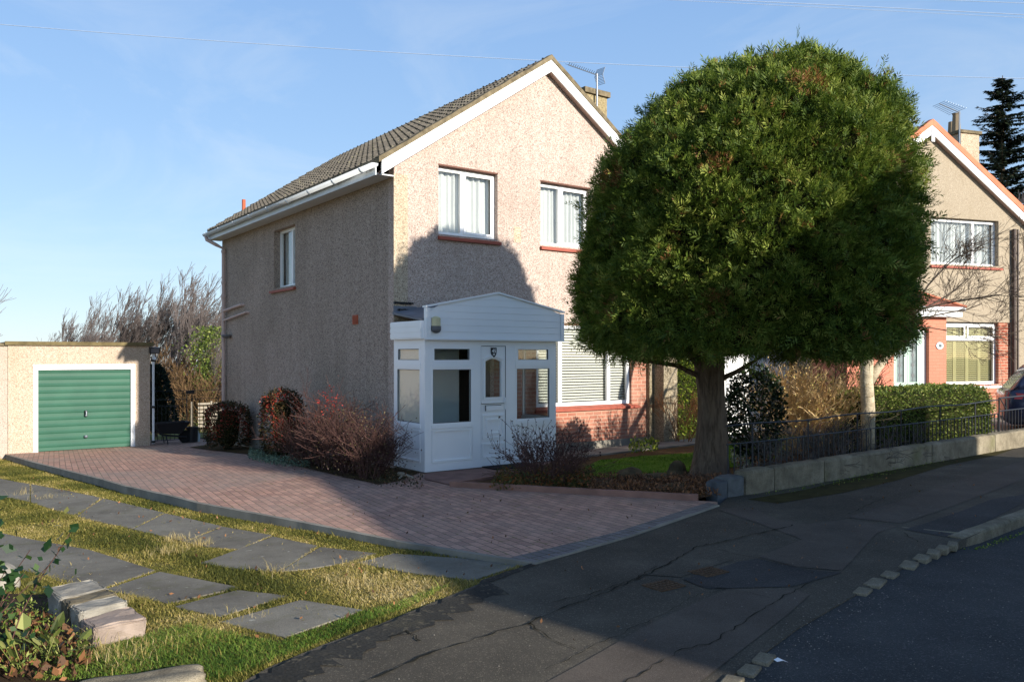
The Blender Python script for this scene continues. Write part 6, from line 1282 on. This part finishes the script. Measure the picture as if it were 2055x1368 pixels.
# ------------------------------------------------------------------ grass
def noise2(x, y, s, seed=0): return (np.sin(x * s * 1.7 + 3.1 * np.sin(y * s * .9 + seed)) + np.sin(y * s * 1.3 + 2.2 * np.sin(x * s * 1.1 - seed * 1.7)) + np.sin((x + y) * s * 2.3 + seed)) / 3
def blades(name, poly, n, hlo, hhi, mat, label, excl=(), shift=0, loc=(0, 0, 0), off=grass_off, fall=1.6, yr=6.0, wfac=1.0, cat='grass'):
    xs = [p[0] for p in poly]; ys = [p[1] for p in poly]; x0, x1, y0, y1 = max(min(xs), -17), max(xs), max(min(ys), 2.8), min(max(ys), 24); X_, Y_ = [], []; tot = 0
    while tot < n:
        x = rng.uniform(x0, x1, 200000); y = rng.uniform(y0, y1, 200000); k = inpoly(x, y, poly) & (rng.random(len(x)) < np.minimum((yr / np.maximum(y, 3)) ** fall, 1.0)) & (np.abs(x / np.maximum(y, .1)) < 1.0)
        if excl: 
            ins = np.zeros(len(x), bool)
            for E in excl: ins |= inpoly(x, y, E)
            k &= (~ins) | (rng.random(len(x)) < .012)
        k &= rng.random(len(x)) < np.clip(.75 + .5 * noise2(x, y, 3.1, 1), .2, 1); X_.append(x[k]); Y_.append(y[k]); tot += k.sum()
    x = np.concatenate(X_)[:n]; y = np.concatenate(Y_)[:n]; n = len(x)
    z = np.array([G(a, b) + off(a, b) for a, b in zip(x, y)]); tall = np.clip(noise2(x, y, 2.2, 4) * .8 + .3, 0, 1); h = rng.uniform(hlo, hhi, n) * (.55 + .9 * tall); h *= np.where(rng.random(n) < .02, 1.9, 1)
    a = rng.uniform(0, 2 * pi, n); lean = rng.uniform(.2, 1.3, n) + noise2(x, y, 1.2, 7) * .3; D = np.stack([np.cos(a) * lean, np.sin(a) * lean, np.ones(n)], 1); D = unit(D); wd = (.0018 + .0014 * rng.random(n)) * wfac * np.maximum(y / 5.0, 1) ** .8
    b = a + pi / 2 + rng.normal(0, .4, n); Sx = np.stack([np.cos(b), np.sin(b), 0 * b], 1) * wd[:, None]; P = np.stack([x, y, z], 1); mid = P + D * (h * .55)[:, None]; D2 = unit(D + np.stack([np.cos(a), np.sin(a), -.6 + 0 * a], 1) * .6); T = mid + D2 * (h * .5)[:, None]
    V = np.stack([P - Sx, P + Sx, mid + Sx * .8, mid - Sx * .8, mid - Sx * .8, mid + Sx * .8, T + Sx * .15, T - Sx * .15], 1); 
    r_ = np.clip(.36 + .42 * noise2(x, y, 1.5, 2) + .16 * noise2(x, y, 6, 5) + rng.normal(0, .16, n) + shift, 0, 1); o = quads(name, V.reshape(-1, 3), 4, mat, None, np.repeat(r_, 2), loc); o['kind'] = 'stuff'; tag(o, label, cat); return o
vcl = [goff(15, 917)] + [tuple(p) for p in NE[1:]] + pv_edge[1:] + [(-2.0, 3.0), (-12, 3.0), (-14, 20)]
excl = [[tuple(np.array(q) * .985 + np.mean(np.array(P_), 0) * .015 + np.array([random.uniform(-.012, .012), random.uniform(-.012, .012)])) for q in P_] for P_ in SLP] + [bedp]
blades('rough_grass', vcl, 340000, .016, .042, m_grass, 'rough yellow green winter grass between the slab paths and the driveway', excl, 0, (-3, 8, 0))
# straw tufts
tufts = []
TV = []; 
for px, py, n, h in [(222, 1215, 130, .13), (210, 1320, 90, .15), (250, 1330, 70, .14), (160, 1300, 80, .16), (340, 1112, 200, .12), (400, 1095, 220, .1), (720, 1135, 90, .12), (560, 1150, 70, .12), (700, 1165, 160, .1), (760, 1180, 120, .09), (95, 1000, 60, .14), (45, 993, 40, .16), (480, 1240, 60, .08), (300, 1300, 60, .10), (230, 1275, 60, .12), (350, 1085, 200, .1)]:
    c = goff(px, py); x = rng.normal(c[0], .09, n); y = rng.normal(c[1], .09, n); z = np.full(n, G(*c) + grass_off(*c)); a = rng.uniform(0, 2 * pi, n); le = rng.uniform(.1, 1.4, n); hh = h * rng.uniform(.6, 1.2, n); D = unit(np.stack([np.cos(a) * le, np.sin(a) * le, np.ones(n)], 1)); S_ = np.stack([-np.sin(a), np.cos(a), 0 * a], 1) * .0014; P = np.stack([x, y, z], 1); mid = P + D * (hh * .55)[:, None]; D2 = unit(D + np.stack([np.cos(a), np.sin(a), -.8 + 0 * a], 1) * .6); T = mid + D2 * (hh * .5)[:, None]; TV.append(np.stack([P - S_, P + S_, mid + S_ * .8, mid - S_ * .8, mid - S_ * .8, mid + S_ * .8, T + S_ * .15, T - S_ * .15], 1).reshape(-1, 3))
TV = np.concatenate(TV); o = quads('straw_tufts', TV, 4, m_grass, None, np.repeat(rng.uniform(.55, 1, len(TV) // 8), 2), (-3, 8, 0)); o['kind'] = 'stuff'; tag(o, 'long straw coloured grass tufts by the slabs and the stone stub', 'grass')
gr_ = [goff(*p) for p in [(60, 1368), (230, 1290), (380, 1260), (560, 1290), (720, 1232), (900, 1178), (840, 1210), (640, 1290), (500, 1350), (430, 1372)]]
blades('green_grass', gr_, 15000, .025, .055, m_grassg, 'fresher green grass along the ragged edge of the pavement', SLP, .1, (-3, 6, 0), fall=.5)
blades('lawn_grass', lawn, 16000, .02, .035, m_lawnb, 'short bright green lawn grass in the front garden', (), 0, (2, 13, 0), off=lambda x, y: .035, fall=0, wfac=.7)
# moss and tufts growing along joints and the foot of the wall
ground_leaves('joint_moss', [(1500, 993), (1760, 945), (2000, 892), (2000, 899), (1770, 956), (1560, 992)], 2600, .03, .02, m_grassg, 'moss and small weeds at the foot of the low wall on the pavement side', dz=-.01)
ground_leaves('joint_moss', [(1926, 1078), (1940, 1084), (2055, 1046), (2055, 1052), (1935, 1092)], 700, .02, .02, m_grassg, 'green moss along the foot of the kerb', dz=-.11)
# ------------------------------------------------------------------ far trees
WIND = Vector((.05, .0, 0)); FT = []
TL = ['low bare tree farthest left above the garage roof', 'short wide bare tree, second from the left above the garage', 'bare tree third from the left above the garage', 'bare tree fourth from the left, above the middle of the garage door', 'bare tree with dark upright trunk, fifth from the left above the garage',
      'bare tree above the right half of the green garage door', 'tall wind swept bare tree above the right end of the garage', 'tallest wind swept bare tree, right of the garage end', 'tall bare tree in the gap between garage and house', 'bare tree half hidden by the pink house wall', 'bare tree with a leaning trunk low behind the garage middle', 'slender bare tree between the two tallest ones', 'thin bare tree just left of the house gutter end']
def baretree(h, seed, mat=None, depth=4):
    random.seed(seed); mb = MB(); o = dict(kids=[0, 6, 4, 4, 8], up=.09, twist=.06, segs=5, minr=.010, ang=(.25, .6), ls=(.45, .68), taper=.5, wind=WIND, t0=.28)
    grow(mb, Vector((0, 0, -.5)), Vector((.02, 0, 1)).normalized(), h * .60, .13, depth, o)
    for k in range(2): grow(mb, Vector((0, 0, 1.5 + k)), Vector((random.uniform(-.5, .6), random.uniform(-.3, .3), .9)).normalized(), h * .42, .06, depth - 1, o)
    return mb
protos = []
for i in range(4):
    mbt = baretree(8.5, 100 + i); protos.append(mbt)
meshes = []
def tree_at(px, ytop, Y, lab, pi_, name='bare_tree', group='bare trees on the skyline behind the garage', mat=None, gofs=0):
    x = (px - CX) / F * Y; zg = G(x, Y) + gofs; ht = H + (YH - ytop) / F * Y - zg; r = root(name, WF, (x, Y, zg), lab, 'tree', group)
    if len(meshes) <= pi_ or meshes[pi_] is None:
        while len(meshes) <= pi_: meshes.append(None)
        me = bpy.data.meshes.new('branches'); me.from_pydata(protos[pi_].v, [], protos[pi_].f); me.materials.append(mat or m_twig_far); zmax = max(v.co.z for v in me.vertices); meshes[pi_] = (me, zmax)
    me, zm = meshes[pi_]; o = bpy.data.objects.new('branches', me); COL.objects.link(o); o.parent = r; s = ht / zm; o.scale = (s, s, s); r.rotation_euler = (0, 0, random.uniform(-.3, .3)); return r
random.seed(5)
for i, (px, yt, Y) in enumerate([(98, 625, 66), (128, 592, 68), (162, 578, 70), (197, 565, 72), (230, 562, 72), (262, 562, 74), (293, 542, 74), (322, 526, 72), (352, 545, 72), (398, 572, 70), (145, 618, 64), (338, 560, 66), (428, 568, 68)]):
    tree_at(px, yt, Y, TL[i], i % 4)
tree_at(-150, 490, 50, 'bare tree mostly outside the left edge of the picture, only twig tips showing', 1)
r = tree_at(404, 640, 58, 'ivy clad tree in the gap beside the pink house', 2, 'ivy_tree', None, gofs=0)
bx_ = r.location; P = np.stack([rng.normal(0, .7, 5000) * (.5 + .5 * rng.random(5000)), rng.normal(0, .5, 5000), rng.uniform(0, 1, 5000) ** .8 * 7.2 ], 1) + np.array([bx_[0], bx_[1], bx_[2]]); P[:, 0] += (P[:, 2] - bx_[2]) * .06 + .25 * np.sin(P[:, 2] * 2)
lc = leafcloud('ivy', P, rdir(5000), .14, m_hedge, None, .7, tuple(bx_)); lc.parent = r; lc.location = (0, 0, 0)
# scrub behind the gates
m_scrub = plain('brown_scrub_twig', lin((112, 88, 62)), .9, .1, .4, .6)
SCB = ['brown scrub bush behind the left gate leaf', 'brown scrub bush in the middle of the gap behind the gates', 'brown scrub bush behind the right gate leaf', 'taller brown thicket behind the gates, under the bare trees', 'taller brown thicket close to the house wall']
for i, (px, Y, h) in enumerate([(325, 58, 3.6), (372, 59, 3.4), (425, 57, 3.4), (350, 63, 4.8), (430, 62, 5.0)]):
    fan(px, Y, h * 1.25, 46, m_scrub, SCB[i], 'scrub_bush', 1.0, m_hedge if i != 3 else None, .02, 'scrub bushes behind the iron gates', 3, nl=2600, r0=1.6, oo=dict(minr=.016))
p = ((312 - CX) / F * 26, 26.0); z = G(*p); r = root('dark_conifer', WF, (p[0], p[1], z), 'small dark green conifer showing just right of the garage corner', 'tree'); n = 4200; t = rng.random(n) ** .7; a = rng.uniform(0, 6.28, n); rr = (.62 * (1 - t) ** .6 + .05)
P = np.stack([p[0] + np.cos(a) * rr, p[1] + np.sin(a) * rr, z + .1 + t * 2.1], 1); leafcloud('foliage', P, unit(np.stack([np.cos(a), np.sin(a), .4 + 0 * a], 1)), .13, m_spruce, r, .35, (p[0], p[1], z)); q = MB(); q.tube([(p[0], p[1], z - .1), (p[0], p[1], z + 2)], .06, 6, .02); q.build('trunk', m_bark, r)
q = MB(); q.lathe([(.05, .1), (.45, .3), (.35, 1.1), (.05, 1.9)], (p[0], p[1], z), 9); q.build('inner_twigs', m_core, r)
# spruce behind the neighbour
Y = 45; x = (2012 - CX) / F * Y; z = G(x, Y); zt = H + (YH - 152) / F * Y; sr = root('spruce_tree', WF, (x, Y, z), 'tall dark blue green spruce behind the buff house', 'tree'); q = MB(); q.tube([(x, Y, z), (x, Y, zt)], .28, 8, .02); q.build('trunk', m_bark, sr)
VV = []; RR = []; bq = MB(); random.seed(3)
zz = zt - .15
while zz > 5:
    Rr_ = .3 + .48 * (zt - zz) ** .92; nb = 1
    for k in range(nb):
        a = random.uniform(0, 6.28); L = Rr_ * random.uniform(.55, 1.2); d = Vector((cos(a), sin(a), .35)); pts = [Vector((x, Y, zz))]; n = 7
        for j in range(n): pts.append(pts[-1] + Vector((cos(a), sin(a), .32 - .55 * (j / n) + (.35 if j > 4 else 0))).normalized() * (L / n))
        bq.tube([tuple(v) for v in pts], .025, 3, .008, cap=False)
        m = int(L * 80) + 14; tt = rng.random(m) * n; ii = np.minimum(tt.astype(int), n - 1); A_ = np.array([tuple(v) for v in pts]); Pm = A_[ii] + (A_[ii + 1] - A_[ii]) * (tt - ii)[:, None]; s = np.array([-sin(a), cos(a), 0]); sg = rng.choice([-1, 1], m)[:, None]; D = unit(np.array([cos(a), sin(a), 0]) * .7 + s * sg * .8 + np.array([0, 0, -.25]) + rdir(m) * .3); W_ = unit(np.cross(D, np.array([0, 0, 1.])) + rdir(m) * .6)
        Lm = rng.uniform(.2, .42, m) * (1.1 - .5 * tt / n); VV.append(rhomb(Pm, D, Lm, W_, Lm * .3)); RR.append(rng.random(m))
    zz -= .045 if zt - zz < 4 else .042
bq.build('branches', m_bark, sr, keep=True); quads('needles', np.concatenate(VV), 4, m_spruce, sr, np.concatenate(RR), (x, Y, z))
tree_at(1975, 330, 34, 'bare tree behind the sloping red verge of the buff house, left one', 0, 'bare_tree', 'bare trees behind the buff house')
tree_at(2045, 310, 36, 'bare tree behind the sloping red verge of the buff house, at the picture edge', 3, 'bare_tree', 'bare trees behind the buff house')
# ------------------------------------------------------------------ overhead cables
m_wire = plain('pale_cable', lin((150, 166, 190)), .6, .3, .05)
def wire(pts, Y, r_, label):
    q = MB(); W_ = [((x - CX) / F * Y, Y, H + (YH - y) / F * Y) for x, y in pts]; out = []
    xs = [w_[0] for w_ in W_]; cf = np.polyfit(xs, [w_[2] for w_ in W_], 2)
    for i in range(41): x = xs[0] - 6 + (xs[-1] - xs[0] + 12) * i / 40; out.append((x, Y, float(np.polyval(cf, x))))
    q.tube(out, r_, 5); tag(q.build('overhead_cable', m_wire, fr=WF, loc=out[0]), label, 'cable', 'overhead cables across the sky')
wire([(0, 49), (600, 95), (1230, 128), (2055, 158)], 60, .028, 'overhead cable crossing the whole sky and passing behind the house ridge')
wire([(1400, -2), (1700, 12), (2055, 30)], 60, .03, 'upper of the two close cables in the top right of the sky')
wire([(1400, 3), (1700, 18), (2055, 36)], 60, .02, 'lower of the two close cables in the top right of the sky')
wire([(1880, 0), (1960, 3), (2055, 7)], 60, .025, 'topmost short cable in the top right corner of the sky')
print('tris', sum(len(o.data.polygons) for o in S.objects if o.type == 'MESH'))
